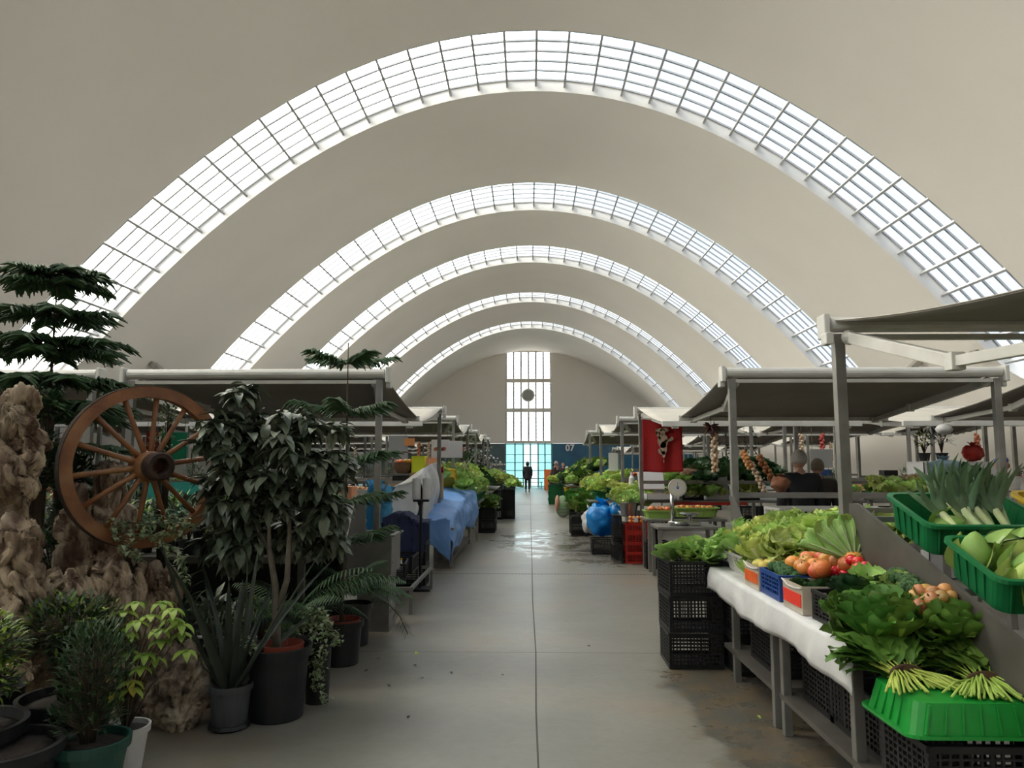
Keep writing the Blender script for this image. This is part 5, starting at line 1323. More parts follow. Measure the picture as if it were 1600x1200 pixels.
# ------------------------------------------------------------------ middle distance, left of the aisle
T_blue = mat('light blue tarpaulin', (.14, .30, .62), .5, c2=(.11, .25, .55), scale=3, bump=.15, bscale=7)
T_blue2 = mat('cyan plastic', (.08, .38, .66), .35, c2=(.05, .28, .55), scale=4, bump=.2, bscale=9)
T_navy = mat('navy cloth', (.012, .018, .06), .8, c2=(.02, .028, .08), scale=5)
T_bag = mat('blue plastic bag', (.01, .20, .62), .22, c2=(.01, .30, .75), scale=7, bump=.5, bscale=12, trans=.2)
def cloth(name, label, fn, m_, nu=40, nv=24, amp=.05, fq=3.5, seed=0, cat='tarpaulin'):
    c = Vector(fn(.5, .5)); c.z = 0; m = MB()
    def f(u, v):
        p = Vector(fn(u, v)); n1 = noise.noise(Vector((u * fq, v * fq * .6, seed))); n2 = noise.noise(Vector((u * fq * 2.7, v * fq * 1.2, seed + 5)))
        return p - c + Vector((amp * n2, amp * .5 * n1, amp * (n1 + .5 * n2)))
    m.grid(f, nu, nv); o = m.build(name, m_, smooth=True, solid=.004); o.location = c; return tag(o, label, cat)
def lerp(a, b, t): return a + (b - a) * t
def blue(u, v):   # u along the aisle, v from the back over the top to the hem
    y = lerp(11.35, 15.3, u); top = lerp(.78, 1.10, min(1, u * 1.3)) - .25 * max(0, .12 - u) * 4
    hem = lerp(.12, .42, min(1, u * 2.2)) + .06 * math.sin(u * 14)
    x0, x1 = lerp(-1.95, -1.85, u), lerp(-1.22, -1.10, u)
    if v < .55: q = v / .55; return (lerp(x0, x1, q), y, top + .02 - .06 * q * q + .03 * math.sin(q * 5))
    q = (v - .55) / .45; return (x1 + .05 * math.sin(q * 3), y, lerp(top - .10, hem, q))
cloth('blue_tarpaulin', 'light blue tarpaulin draped over a low display by the left side of the aisle', blue, T_blue, 60, 40, .06, 5, 1)
def blue_end(u, v):
    x = lerp(-1.95, -1.20, u); return (x, 11.36 - .05 * v, lerp(.76, .62 - .50 * u ** 1.5, v))
cloth('blue_tarpaulin', 'near flap of the light blue tarpaulin ending in a hanging point', blue_end, T_blue, 24, 20, .035, 4, 2)
t = leg_table('low_display', 'low steel display under the light blue tarpaulin', -1.50, -1.17, 11.5, 15.2, .62, [(-1.46, 11.6), (-1.22, 11.6), (-1.46, 15.1), (-1.22, 15.1)], .12)
for k, (y, z) in enumerate([(12.2, .62), (13.2, .62), (14.3, .62)]): BCRATE.put((-1.38, y, z + .003), PI / 2, 'black crate hidden under the light blue tarpaulin, lifting its ridge', 'crates under the blue tarpaulin', (1, .6, .25 if k == 0 else .6 if k == 1 else .9))
def white(u, v):
    y = lerp(10.9, 13.3, u); q = v
    if v < .5: q = v / .5; return (lerp(-2.75, -1.62, q), y, lerp(1.02, 1.40 + .22 * math.sin(min(1, u * 1.15) * PI * .7), q) - .10 * math.sin(q * PI))
    q = (v - .5) / .5; return (-1.60 + .05 * math.sin(q * 4), y, lerp(1.40 + .22 * math.sin(min(1, u * 1.15) * PI * .7), .60, q))
cloth('white_tarpaulin', 'white plastic tarpaulin over the stall display behind the paper rolls', white, M_sheet, 44, 34, .09, 4, 3)
def white_end(u, v): return (lerp(-2.75, -1.62, u), 10.92 - .25 * v, lerp(lerp(1.02, 1.40, u), .55, v))
cloth('white_tarpaulin', 'front flap of the white plastic tarpaulin hanging towards the viewer', white_end, M_sheet, 24, 20, .07, 4, 4)
def cy(u, v): return (lerp(-2.30, -1.92, u), 10.45 + .1 * math.sin(u * 6), lerp(1.38 - .12 * u, .62, v))
cloth('cyan_tarpaulin', 'bright blue plastic hanging beside the white tarpaulin behind the young pine', cy, T_blue2, 22, 22, .10, 5, 6)
t = leg_table('display_table', 'steel table under the white tarpaulin', -2.7, -1.7, 11.0, 13.2, 1.0, [(-2.6, 11.1), (-1.8, 11.1), (-2.6, 13.1), (-1.8, 13.1)])
# roll holder
t = thing('paper_roll_stand', 'black stand holding two upright white paper rolls by the tarpaulins', 'stand', (-1.40, 9.6, 0))
m = MB(); m.tube([(0, 0, .02), (0, 0, 1.12)], .018, 8); m.build('pole', M_black, t)
m = MB(); m.box((0, 0, 1.13), (.20, .08, .03)); m.build('tray', M_black, t)
m = MB(); m.box((0, 0, .015), (.28, .28, .03)); m.build('base', M_black, t)
for x in (-.062, .062):
    o = thing('paper_roll', 'upright white paper roll, %s of the two on the black stand' % ('thicker left' if x < 0 else 'right'), 'paper roll', (-1.40 + x, 9.6, 1.146))
    m = MB(); m.lathe([(.012, 0), (.056 if x < 0 else .046, 0), (.056 if x < 0 else .046, .27), (.012, .27), (.012, 0)], n=20); m.build('paper', M_sheet, o, smooth=False); m = MB(); m.lathe([(.008, 0), (.012, 0), (.012, .275), (.008, .275), (.008, 0)], n=12); m.build('core', M_clear, o)
def navy(u, v):
    x = lerp(-1.93, -1.36, u)
    if v < .4: q = v / .4; return (x, lerp(10.3, 9.75, q), .90 + .06 * math.sin(u * 5))
    q = (v - .4) / .6; return (x + .02 * math.sin(q * 5), 9.73 - .04 * q, lerp(.90 + .06 * math.sin(u * 5), .42 + .05 * math.sin(u * 7), q))
cloth('navy_cloth', 'navy blue cloth thrown over crates beside the paper-roll stand', navy, T_navy, 26, 22, .05, 5, 8, 'cloth')
for k in range(3): BCRATE.put((-1.66, 10.02, .003 + .277 * k), 0, 'black crate in the stack under the navy cloth', 'black crates under the navy cloth', (1, 1, 1))
t = thing('crate_trolley', 'low steel frame on short legs carrying black crates on the left of the aisle', 'trolley', (-1.55, 8.85, 0))
m = MB()
m.bar((.28, -.8, .27), (.28, .85, .27), .035); m.bar((-.28, -.8, .27), (-.28, .85, .27), .035); m.bar((-.28, -.8, .27), (.28, -.8, .27), .035); m.bar((-.28, .85, .27), (.28, .85, .27), .035); m.build('frame', M_steel, t)
for x in (-.28, .28):
    for y in (-.8, .85): m = MB(); m.bar((x, y, 0), (x, y, .26), .035); m.build('leg', M_steel, t)
BCRATE_S.put((-1.58, 8.6, .29), PI / 2 + .1, 'black crate with loose bottles on the low steel frame, nearer one')
BCRATE_S.put((-1.58, 9.25, .29), PI / 2, 'black crate on the low steel frame, farther one below the navy cloth')
for i in range(5):
    o = thing('bottle', 'small bottle in the nearer crate on the low steel frame', 'bottle', (-1.66 + .05 * i, 8.5 + .03 * (i % 2), .33), 0, 'bottles in the trolley crate')
    m = MB(); m.lathe([(.001, 0), (.03, 0), (.03, .12), (.012, .16), (.012, .19), (.001, .19)], n=12); m.build('glass_body', M_sheet, o, smooth=True); m = MB(); m.lathe([(.001, .185), (.015, .185), (.015, .205), (.001, .205)], n=10); m.build('cap', M_yellow, o)
# lettuces on the left stall behind the tarpaulin
G = 'lettuces on the left display behind the blue tarpaulin'
def gcrate_row(side, y0, y1, x0, x1, z0, z1, n):
    pass
M_disp = M_steel
leg_table('display_table', 'steel display table under the left lettuces, nearer one', -1.95, -1.05, 15.5, 18.3, .80, [(-1.9, 15.6), (-1.1, 15.6), (-1.9, 18.2), (-1.1, 18.2)])
leg_table('display_table', 'steel display table under the left lettuces, farther one', -1.45, -1.05, 18.5, 19.5, .80, [(-1.4, 18.6), (-1.1, 18.6), (-1.4, 19.4), (-1.1, 19.4)])
for k in range(5):
    GTUB.put((-1.30, 15.75 + k * .66, .81), PI / 2, 'green crate in the aisle-side row under the left lettuces', 'green crates under the left lettuces')
    GTUB.put((-1.72, 15.75 + k * .66, 1.02), PI / 2, 'green crate in the raised back row under the left lettuces', 'raised green crates under the left lettuces')
pile(LETT, heap(-1.95, -1.10, 15.5, 19.2, lambda x, y: .98 + (-1.1 - x) * .55, 4, 10, 31), 'bright green curly lettuce heaped on the left display behind the blue tarpaulin', G, (1.0, 1.4), .6, 31)
pile(COS, heap(-1.75, -1.15, 13.9, 15.6, lambda x, y: 1.05 + (-1.1 - x) * .4, 2, 4, 32), 'pale cabbage by the yellow crate, left display', 'leafy cabbages by the yellow crate', (1.0, 1.3), .6, 32)
YTUB.put((-1.62, 14.3, 1.22), (.0, .55, PI / 2), 'yellow crate tipped towards the aisle on the left display')
pile(CAULI, [(-1.28, 15.3, .98), (-1.18, 15.75, 1.0), (-1.05, 15.9, .98), (-1.1, 15.4, .96), (-1.22, 16.2, 1.02)], 'cauliflower at the aisle edge of the left display', 'cauliflowers at the edge of the left display', (1.2, 1.5), .4, 33)
for i, (x, y, n_) in enumerate([(-1.0, 17.6, 2), (-1.0, 18.2, 2), (-.62, 22.0, 3), (-.98, 21.8, 3), (-.66, 22.6, 3), (-.70, 26.2, 3)]):
    for k in range(n_): BCRATE.put((x, y, .003 + .277 * k), 0, 'black crate on the floor below the left aisle lettuces, %s' % ('nearer pile' if i < 2 else 'farther pile'), 'black crates below the left lettuces, %s pile' % ('nearer' if i < 2 else 'farther'), (.66, 1, 1))
pile(GREENS, heap(-1.15, -.85, 17.3, 18.5, .60, 2, 4, 34), 'dark leafy greens on the nearer left aisle crates', 'greens on the nearer left crates', (1.1, 1.4), .5, 34)
pile(LETT, heap(-1.15, -.42, 21.2, 23.2, lambda x, y: .92 + (-.4 - x) * .4, 4, 5, 35), 'bright lettuce on the farther left aisle crates', 'lettuces on the farther left crates', (1.1, 1.5), .6, 35)
leg_table('display_table', 'steel display table farther along the left side of the aisle', -1.95, -1.0, 20.2, 25.5, .85, [(-1.9, 20.3), (-1.05, 20.3), (-1.9, 25.4), (-1.05, 25.4)])
pile(LETT + [KALE], heap(-1.9, -1.1, 20.2, 25.4, lambda x, y: .98 + (-1.1 - x) * .6, 4, 9, 36), 'green leafy head on the farther display table, left of the aisle', 'leafy heads on the farther left table', (1.1, 1.5), .6, 36)
for i in range(7): LEEK.put((-1.9 + .06 * i, 16.8 + .12 * i, 1.42), (-.7, .6 - .15 * i, i), 'dark leek standing behind the left lettuces', 'leeks behind the left lettuces', 1.2)
# flower stall far left of the aisle
M_petal = mat('white petals', (.55, .53, .50), .7, c2=(.45, .36, .38), scale=20)
FL = []
def flower_bucket(seed, hh):
    def f():
        rs = random.Random(seed); t = thing('flower_bucket', 'flowers', 'flowers'); st = MB(); fl_ = MB(); lv = MB()
        for i in range(22):
            a = rs.uniform(0, 6.28); q = rs.uniform(.05, .24); z = hh * rs.uniform(.7, 1.1); e = Vector((math.cos(a) * q, math.sin(a) * q, z)); st.tube([(0, 0, .1), e * .5 + Vector((0, 0, .1)), e], .004, 3)
            if i % 2: fl_.ell(e, (.035, .035, .03), 5, 7)
            for k in range(3): leaf(lv, e * rs.uniform(.5, 1), rdir(rs, -.2, 1), (0, 0, 1), .13, .03, nu=3, nv=2, rib=False)
        st.build('stems', P_fern, t); fl_.build('blossoms', M_petal, t, smooth=True); lv.build('leaves', P_azal, t, smooth=True); pot(t, .09, .12, .26, M_greypot, soil=False); return t
    return Proto(f)
FL = [flower_bucket(1, .75), flower_bucket(2, .95), flower_bucket(3, .6)]
rs = random.Random(8)
t = thing('flower_rack', 'white stepped rack of the flower stall on the far left of the aisle', 'rack', (-1.55, 29.5, 0))
m = MB()
for k in range(4): m.box((-.55 + .0, 0, .30 + .34 * k), (.0 + .5, 4.4, .03)) if False else m.box((.35 - .36 * k, 0, .28 + .33 * k), (.36, 4.4, .03))
m.build('steps', M_white, t); m = MB()
for y in (-2.1, 0, 2.1): m.bar((.5, y, 0), (.5, y, .6), .03); m.bar((-.9, y, 0), (-.9, y, 1.3), .03); m.bar((.5, y, .15), (-.9, y, 1.25), .03)
m.build('uprights', M_white, t)
for k in range(4):
    for i in range(9): FL[(i + k) % 3].put((-1.20 - .36 * k, 27.5 + i * .5 + rs.uniform(-.1, .1), .297 + .33 * k), rs.uniform(0, 6), 'bucket of white flowers and greenery on the flower stall rack', 'flower buckets on the far left rack', rs.uniform(1, 1.35))
for i in range(6): FL[i % 3].put((-.78, 27.6 + i * .75, .003), rs.uniform(0, 6), 'bucket of white flowers on the floor in front of the flower rack', 'flower buckets on the floor', 1.1)
# things standing on the second left stall
def basket(label, loc, r_=.22, m_=None):
    t = thing('wicker_basket', label, 'basket', loc); mw = m_ or mat('wicker', (.16, .08, .035), .7, c2=(.08, .04, .02), scale=40, bump=.8, bscale=60); m = MB()
    m.lathe([(.001, 0), (r_ * .6, 0), (r_ * .98, r_ * .5), (r_, r_ * .85), (r_ * 1.04, r_ * .92), (r_ * .94, r_ * .92), (r_ * .9, r_ * .55), (.001, r_ * .1)], n=28, wob=lambda a, z: 1 + .02 * math.sin(a * 14 + z * 90)); m.build('bowl', mw, t, smooth=True)
    m = MB(); m.tube([(r_ * math.cos(a), 0, r_ * .85 + r_ * .95 * math.sin(a)) for a in [PI * k / 14 for k in range(15)]], .012, 6); m.build('handle', mw, t, smooth=True); return t
t = thing('shop_scale', 'black digital scale under the wicker basket on the second left stall', 'scale', (-2.20, 13.0, 1.30)); m = MB(); m.box((0, 0, .05), (.36, .34, .10)); m.build('housing', M_black, t, bevel=.01); m = MB(); m.box((0, 0, .12), (.30, .30, .02)); m.build('platter', M_steel, t)
M_woodbox = mat('plywood', (.42, .26, .12), .7, c2=(.34, .20, .09), scale=5, stretch=(1, 8, 1))
def box_thing(name, label, cat, c, d, m_, lid=None, rz=0, group=None, band=None):
    t = thing(name, label, cat, c, rz, group); m = MB(); w = min(.012, d[0] * .1)
    m.box((0, 0, w / 2), (d[0], d[1], w))
    for s in (-1, 1): m.box((s * (d[0] - w) / 2, 0, d[2] / 2), (w, d[1], d[2])); m.box((0, s * (d[1] - w) / 2, d[2] / 2), (d[0], w, d[2]))
    m.build('box_wall', m_, t)
    if lid: m = MB(); m.box((0, 0, d[2] + .004), (d[0] * 1.01, d[1] * 1.01, .012)); m.build('lid', lid, t)
    if band: m = MB(); m.box((0, -d[1] / 2 - .001, d[2] * .5), (d[0] * .8, .003, d[2] * .4)); m.build('printed_band', band, t)
    return t
box_thing('display_cabinet', 'plywood box holding the scale and basket on the second left stall', 'box', (-2.2, 13.0, 1.0), (.6, .4, .29), M_woodbox, M_woodbox)
basket('brown wicker basket with a hoop handle and orange produce on the second left stall', (-2.20, 13.0, 1.435), .21)
pile(OTOM, heap(-2.32, -2.08, 12.9, 13.1, 1.60, 4, 3, 41, .2), 'orange fruit in the hooped wicker basket', 'fruit in the wicker basket', (.9, 1.2), .5, 41)
M_lime = mat('lime yellow plastic', (.60, .66, .03), .45); M_peach = mat('peach plastic', (.80, .36, .20), .5); M_teal2 = mat('teal plastic', (.02, .30, .26), .4)
box_thing('yellow_box', 'lime yellow box beside the wicker basket', 'box', (-1.92, 12.9, 1.45), (.23, .2, .28), M_lime, M_lime, -.15)
box_thing('red_box', 'low red box between the yellow box and the stall posts', 'box', (-1.68, 13.0, 1.45), (.34, .2, .09), M_red, M_red)
box_thing('peach_box', 'peach coloured box on top of the low red box', 'box', (-1.70, 13.0, 1.56), (.22, .16, .14), M_peach, M_peach, .1)
box_thing('plywood_box', 'plywood box under the yellow and red boxes on the second left stall', 'box', (-1.80, 13.0, 1.0), (.55, .35, .44), M_woodbox, M_woodbox)
def board(label, c, w, h, m_, pic=False, name='sign_board'):
    t = thing(name, label, 'sign', c); m = MB(); m.box((0, 0, 0), (w, .02, h)); m.build('panel', m_, t, bevel=.003)
    for sx_ in (-1, 1): m = MB(); m.bar((sx_ * w * .4, 0, h / 2), (sx_ * w * .4, 0, max(h / 2 + .02, 2.30 - c[2])), .006); m.build('hanging_cord', M_steel, t)
    if pic:
        for i, (cc) in enumerate([(.45, .20, .08), (.30, .12, .06), (.5, .38, .12), (.20, .12, .05), (.4, .08, .05)]):
            m = MB(); m.lathe([(.001, -.002), (.035, -.002), (.035, .002), (.001, .002)], (-.01 + .04 * (i - 2), -.014, .01 * ((i * 7) % 3 - 1)), 12, Matrix.Rotation(PI / 2, 3, 'X')); m.build('printed_fruit', mat('fruit print %d' % i, cc, .6), t)
    return t
M_paper = mat('white board', (.60, .60, .61), .5)
board('white board with a round print of brown fruit hung between the left stall posts', (-1.64, 13.6, 1.88), .33, .33, M_paper, True)
board('plain white board hung to the right of the fruit-print board', (-1.36, 13.65, 1.87), .25, .31, M_paper)
board('small orange card hung above the wicker basket', (-2.31, 14.2, 2.02), .2, .14, mat('orange card', (.55, .22, .07), .6))
board('grey panel hung behind the wicker basket on the left', (-2.67, 15, 1.9), .40, .55, mat('grey panel', (.22, .23, .24), .6))

# ------------------------------------------------------------------ middle distance, right of the aisle
for k in range(4): RCRATE.put((1.77, 12.32, .003 + .157 * k), 0, 'red slatted crate in the stack right of the aisle', 'red crates on the right of the aisle', (1.05, 1, 1))
BCRATE.put((1.50, 12.36, .003), (0, -PI / 2, 0), 'black crate standing on end against the red crates', None, (1, 1, .5))
BCRATE.put((1.50, 12.36, .59), (0, -PI / 2, 0), 'black crate standing on end on top of the other upright one', None, (.6, 1, .5))
for k in range(2): BCRATE_S.put((1.97, 11.72, .003 + .205 * k), 0, 'black crate in front of the red crates, %s' % ('on the floor', 'stacked on top')[k], 'black crates before the red ones', (.72, 1, 1))
t = thing('citrus_net', 'net pack of orange fruit lying on the red crates', 'net bag', (1.74, 12.25, .635)); m = MB()
for i in range(4):
    for k in range(2): m.ell((-.09 + .06 * i, 0, .035 + .055 * k), .033, 7, 10)
m.build('fruit', L_orange, t, smooth=True); m = MB(); m.box((0, -.035, .06), (.06, .01, .08)); m.build('paper_band', M_sheet, t)
BCRATE.put((1.72, 12.95, .003), 0, 'lower black crate under the steel bowl', 'black crates under the steel bowl'); BCRATE.put((1.72, 12.95, .28), 0, 'upper black crate under the steel bowl', 'black crates under the steel bowl')
t = thing('steel_bowl', 'round steel bowl of pale heads standing on black crates right of the aisle', 'bowl', (1.70, 12.8, .71)); m = MB()
m.lathe([(.001, 0), (.11, 0), (.125, .02), (.165, .22), (.175, .235), (.160, .235), (.12, .03), (.001, .02)], n=32); m.build('bowl_wall', mat('brushed steel', (.42, .42, .42), .25, .9), t, smooth=False); m = MB(); m.tube([(.175 * math.cos(a), .175 * math.sin(a), .235) for a in [2 * PI * k / 30 for k in range(31)]], .006, 6); m.build('rolled_rim', M_steel, t)
pile(CAULI, [(1.66, 12.78, .88), (1.76, 12.85, .88), (1.70, 12.9, .9), (1.95, 12.95, .86), (2.02, 13.1, .9), (1.92, 13.2, .92)], 'cauliflower in and beside the steel bowl', 'cauliflowers by the steel bowl', (.9, 1.1), .4, 42)
WTUB.put((1.92, 13.3, .60), 0, 'white crate under the lettuces behind the steel bowl', None, 1.2)
BCRATE.put((1.95, 13.35, .003), 0, 'black crate on the floor under the white lettuce crate', 'black crates under the white crate'); BCRATE.put((1.95, 13.35, .28), 0, 'upper black crate under the white lettuce crate', 'black crates under the white crate')
pile(LETT, heap(1.55, 2.20, 13.1, 14.2, lambda x, y: .82 + (y - 13.1) * .25, 4, 4, 43), 'pale green lettuce heaped behind the steel bowl', 'lettuces behind the steel bowl', (1.0, 1.35), .5, 43)
def bag(label, loc, s_, m_, seed=0, name='plastic_bag'):
    t = thing(name, label, 'bag', loc); m = MB()
    m.ell((0, 0, s_[2] * .48), (s_[0] / 2, s_[1] / 2, s_[2] / 2), 22, 30, fn=lambda d: 1 + .22 * noise.noise(d * 2.2 + Vector((seed, 0, 0))) + .09 * noise.noise(d * 7) - (.35 * max(0, d.z - .5))); m.build('bag_body', m_, t, smooth=True)
    m = MB()
    for k in range(3): leaf(m, (0, 0, s_[2] * .85), (math.cos(k * 2.1), math.sin(k * 2.1), 1.5), (0, 0, 1), s_[2] * .35, s_[0] * .3, ruf=.1, rib=False, ph=k)
    m.build('tied_top', m_, t, smooth=True); return t
for k in range(1): BCRATE.put((1.38, 13.55, .003), 0, 'black crate on the wet floor under the blue bag', None, (.9, 1, 1))
bag('big bright blue plastic bag resting on a black crate at the right of the aisle', (1.36, 13.9, .28), (.58, .50, .66), T_bag, 1)
bag('crumpled clear plastic bag behind the blue bag', (1.18, 14.3, .28), (.36, .36, .5), M_sheet, 4)
bag('smaller bright blue plastic bag between the blue bag and the steel bowl', (1.62, 13.6, .62), (.3, .3, .34), T_bag, 7)
# crates of greens along the right edge of the aisle
for i, (x, y, n_) in enumerate([(1.12, 16.9, 1), (1.42, 17.0, 1), (1.12, 17.5, 2), (1.5, 17.6, 2)]):
    for k in range(n_): BCRATE.put((x, y, .003 + .277 * k), 0, 'black crate of greens on the wet floor right of the aisle', 'black crates right of the aisle', (.62, 1, 1.5 if n_ == 1 else 1))
pile(GREENS, heap(.98, 1.62, 16.7, 17.9, lambda x, y: .48 + (y - 16.7) * .3, 4, 4, 44), 'dark green leafy head in the black crates right of the aisle', 'greens in the right aisle crates', (1.1, 1.4), .5, 44)
leg_table('display_table', 'steel table behind the black crates right of the aisle', 1.30, 2.3, 16.2, 18.3, .8, [(1.6, 16.3), (2.25, 16.3), (1.6, 18.2), (2.25, 18.2)])
leg_table('display_table', 'steel table farther behind the right aisle crates', 1.30, 1.70, 18.5, 20.3, .8, [(1.35, 18.6), (1.65, 18.6), (1.35, 20.2), (1.65, 20.2)])
for k in range(4): GTUB.put((1.75, 16.8 + .8 * k, .81), 0, 'green crate on the table behind the right aisle crates', 'green crates behind the right aisle crates')
pile(LETT, heap(1.45, 2.25, 16.4, 20.2, lambda x, y: .98 + (x - 1.45) * .35, 4, 9, 45), 'bright lettuce on the table behind the right aisle crates', 'lettuces behind the right aisle crates', (1.0, 1.35), .6, 45)
t = thing('mesh_sack', 'white and green mesh sack with an orange net draped on it, right of the aisle', 'sack', (1.02, 22.5, 0)); m = MB()
m.ell((0, 0, .33), (.24, .2, .36), 14, 20, fn=lambda d: (1 - .1 * abs(d.z)) * (1 + .06 * noise.noise(d * 6))); m.build('sack_body', mat('pale sack', (.42, .42, .36), .8, c2=(.16, .34, .14), scale=7, stretch=(.3, .3, 2)), t, smooth=True)
m = MB(); m.ell((-.17, -.04, .42), (.08, .16, .24), 10, 14, fn=lambda d: 1 + .15 * noise.noise(d * 7)); m.build('orange_net', mat('orange net', (.60, .22, .14), .7, c2=(.5, .35, .25), scale=30), t, smooth=True)
YTUB.put((1.42, 23.9, .62), 0, 'yellow crate under dark greens farther down the right side of the aisle', None, (1, 1, 1.6))
for k in range(2): BCRATE.put((1.42, 23.9, .003 + .277 * k), 0, 'black crate under the distant yellow crate', 'black crates under the yellow crate')
for k in range(3): GTUB.put((1.05, 29.8, .003 + .26 * k), 0, 'green crate stacked far down the right side of the aisle', 'green crates far down the right side', (1, 1, 1.5))
pile(LETT, heap(.8, 1.35, 29.5, 30.2, .88, 3, 2, 46), 'pale lettuce on the distant green crates', 'lettuces on the distant green crates', (1.2, 1.6), .5, 46)
leg_table('display_table', 'long steel table farther down the right side of the aisle', 1.3, 2.2, 21.0, 30.5, .85, [(1.35, 21.1), (2.15, 21.1), (1.35, 30.4), (2.15, 30.4)])
pile(LETT + [GREENS, KALE], heap(1.15, 2.15, 20.9, 27.5, lambda x, y: 1.0 + (x - 1.15) * .55, 5, 13, 47), 'leafy green head on the long table farther down the right side', 'leafy heads on the far right table', (1.2, 1.7), .6, 47)
pile(KALE, heap(1.15, 1.6, 23.4, 24.6, .95, 3, 3, 48), 'dark greens drooping over the distant yellow crate', 'greens over the yellow crate', (1.2, 1.5), .6, 48)
# scale table
leg_table('scale_table', 'steel table with the hanging-dial scale at the passage on the right', 1.76, 2.62, 10.3, 10.95, .74, [(1.80, 10.35), (2.58, 10.35), (1.80, 10.9), (2.58, 10.9)], .30)
t = thing('dial_scale', 'steel shop scale with a round white dial on a post', 'scale', (2.13, 10.6, .745)); st_ = mat('polished steel', (.45, .45, .45), .2, .95)
m = MB(); m.lathe([(.001, 0), (.15, 0), (.17, .03), (.16, .055), (.001, .055)], (0, 0, 0), 28); m.box((.05, 0, .025), (.42, .26, .045)); m.build('base', st_, t, bevel=.004)
m = MB(); m.tube([(-.11, 0, .05), (-.11, 0, .46)], .026, 14); m.build('post', st_, t, smooth=True)
m = MB(); rx_ = Matrix.Rotation(PI / 2, 3, 'X'); m.lathe([(.001, -.03), (.12, -.03), (.128, -.02), (.128, .03), (.001, .03)], (-.03, 0, .52), 32, rx_); m.build('dial_housing', mat('cream enamel', (.50, .46, .38), .3), t)
m = MB(); m.lathe([(.001, .031), (.112, .031), (.112, .034), (.001, .034)], (-.03, 0, .52), 32, rx_); m.build('dial_face', mat('dial face', (.58, .55, .48), .4), t)
m = MB(); m.prism([(-.055, .525), (-.005, .525), (-.03, .495)], (-.038, -.035), 'y'); m.prism([(-.055, .53), (-.005, .53), (-.03, .545)], (-.038, -.035), 'y'); m.build('blue_mark', mat('blue print', (.03, .12, .42), .5), t)
m = MB(); m.bar((-.03, -.037, .53), (-.03, -.037, .60), .004, .004, up=(0, 1, 0)); m.build('needle', M_black, t)
m = MB(); m.lathe([(.001, .12), (.06, .12), (.145, .155), (.15, .165), (.06, .135), (.001, .13)], (.13, 0, 0), 28); m.tube([(.13, 0, .05), (.13, 0, .13)], .04, 12); m.build('pan', st_, t, smooth=False)
GB = tub('lime_basket', .42, .32, .12, mat('lime green plastic', (.30, .46, .10), .4), ribs=6)
GB.put((2.52, 11.5, .80), 0, 'pale lime basket of mixed tomatoes behind the dial scale', None, (1.6, 1.1, 1.2)); GB.put((1.98, 11.5, .78), 0, 'lime green basket of onions left of the dial scale')
leg_table('low_table', 'low table under the lime baskets', 1.75, 2.95, 11.2, 11.8, .78, [(1.8, 11.25), (2.9, 11.25), (1.8, 11.75), (2.9, 11.75)])
pile([OTOM, TOM, PEAR], heap(2.25, 2.82, 11.38, 11.62, .90, 9, 3, 49, .2), 'small mixed tomato in the pale lime basket', 'tomatoes in the pale lime basket', (.9, 1.1), .5, 49)
pile([ONION, OTOM], heap(1.82, 2.14, 11.4, 11.6, .88, 6, 3, 50, .2), 'onion in the lime green basket left of the scale', 'onions in the lime basket', (.9, 1.1), .5, 50)
# second right stall counter
t = box_thing('foam_box', 'white foam box with dark red tomatoes on the second right counter', 'box', (2.22, 12.72, 1.0), (.50, .4, .10), M_paper)
m = MB(); m.box((0, 0, 0), (.44, .03, .34), (-.55, 0, 0)); o = m.build('polystyrene_sheet', M_paper); o.location = (2.12, 13.0, 1.31); tag(o, 'white foam lid propped up behind the tomato box', 'lid')
pile(TOM, heap(2.05, 2.42, 12.6, 12.85, 1.03, 7, 4, 52, .2), 'glossy red tomato in the white foam box', 'tomatoes in the foam box', (.9, 1.15), .5, 52)
pile([COS, CAULI, GREENS], heap(2.5, 3.3, 12.7, 13.5, lambda x, y: 1.02 + (y - 12.7) * .3, 5, 4, 53), 'leafy head on the second right counter beside the dial', 'leafy heads on the second right counter', (.9, 1.2), .5, 53)
pile(KALE, heap(2.9, 4.4, 12.9, 13.9, lambda x, y: 1.15 + (y - 12.7) * .3, 7, 4, 54), 'very dark greens on the second right stall', 'dark greens on the second right stall', (1.1, 1.4), .5, 54)
bag('brown sack lying on the greens of the second right stall', (2.95, 13.2, 1.32), (.55, .3, .24), mat('brown sack', (.13, .06, .03), .8, c2=(.09, .045, .025), scale=6), 9, 'produce_sack')
bag('grey cloth bundle on the second right counter behind the foam lid', (2.62, 13.5, 1.30), (.4, .3, .26), mat('grey cloth', (.28, .24, .22), .8), 11, 'cloth_bundle')
m = MB(); m.box((0, 0, 0), (1.3, .012, .05)); o = m.build('red_tape', M_red); o.location = (3.05, 12.755, .93); tag(o, 'strip of red tape along the front of the second right counter', 'tape')
t = thing('plastic_bottle', 'white plastic bottle behind the lettuces on the right', 'bottle', (1.91, 13.9, 1.28)); m = MB(); m.lathe([(.001, 0), (.05, 0), (.05, .17), (.02, .22), (.02, .25), (.001, .25)], n=18); m.build('bottle_wall', M_paper, t, smooth=False); m = MB(); m.lathe([(.001, .245), (.024, .245), (.024, .275), (.001, .275)], n=14); m.build('cap', M_white, t); t.location.z = 1.17
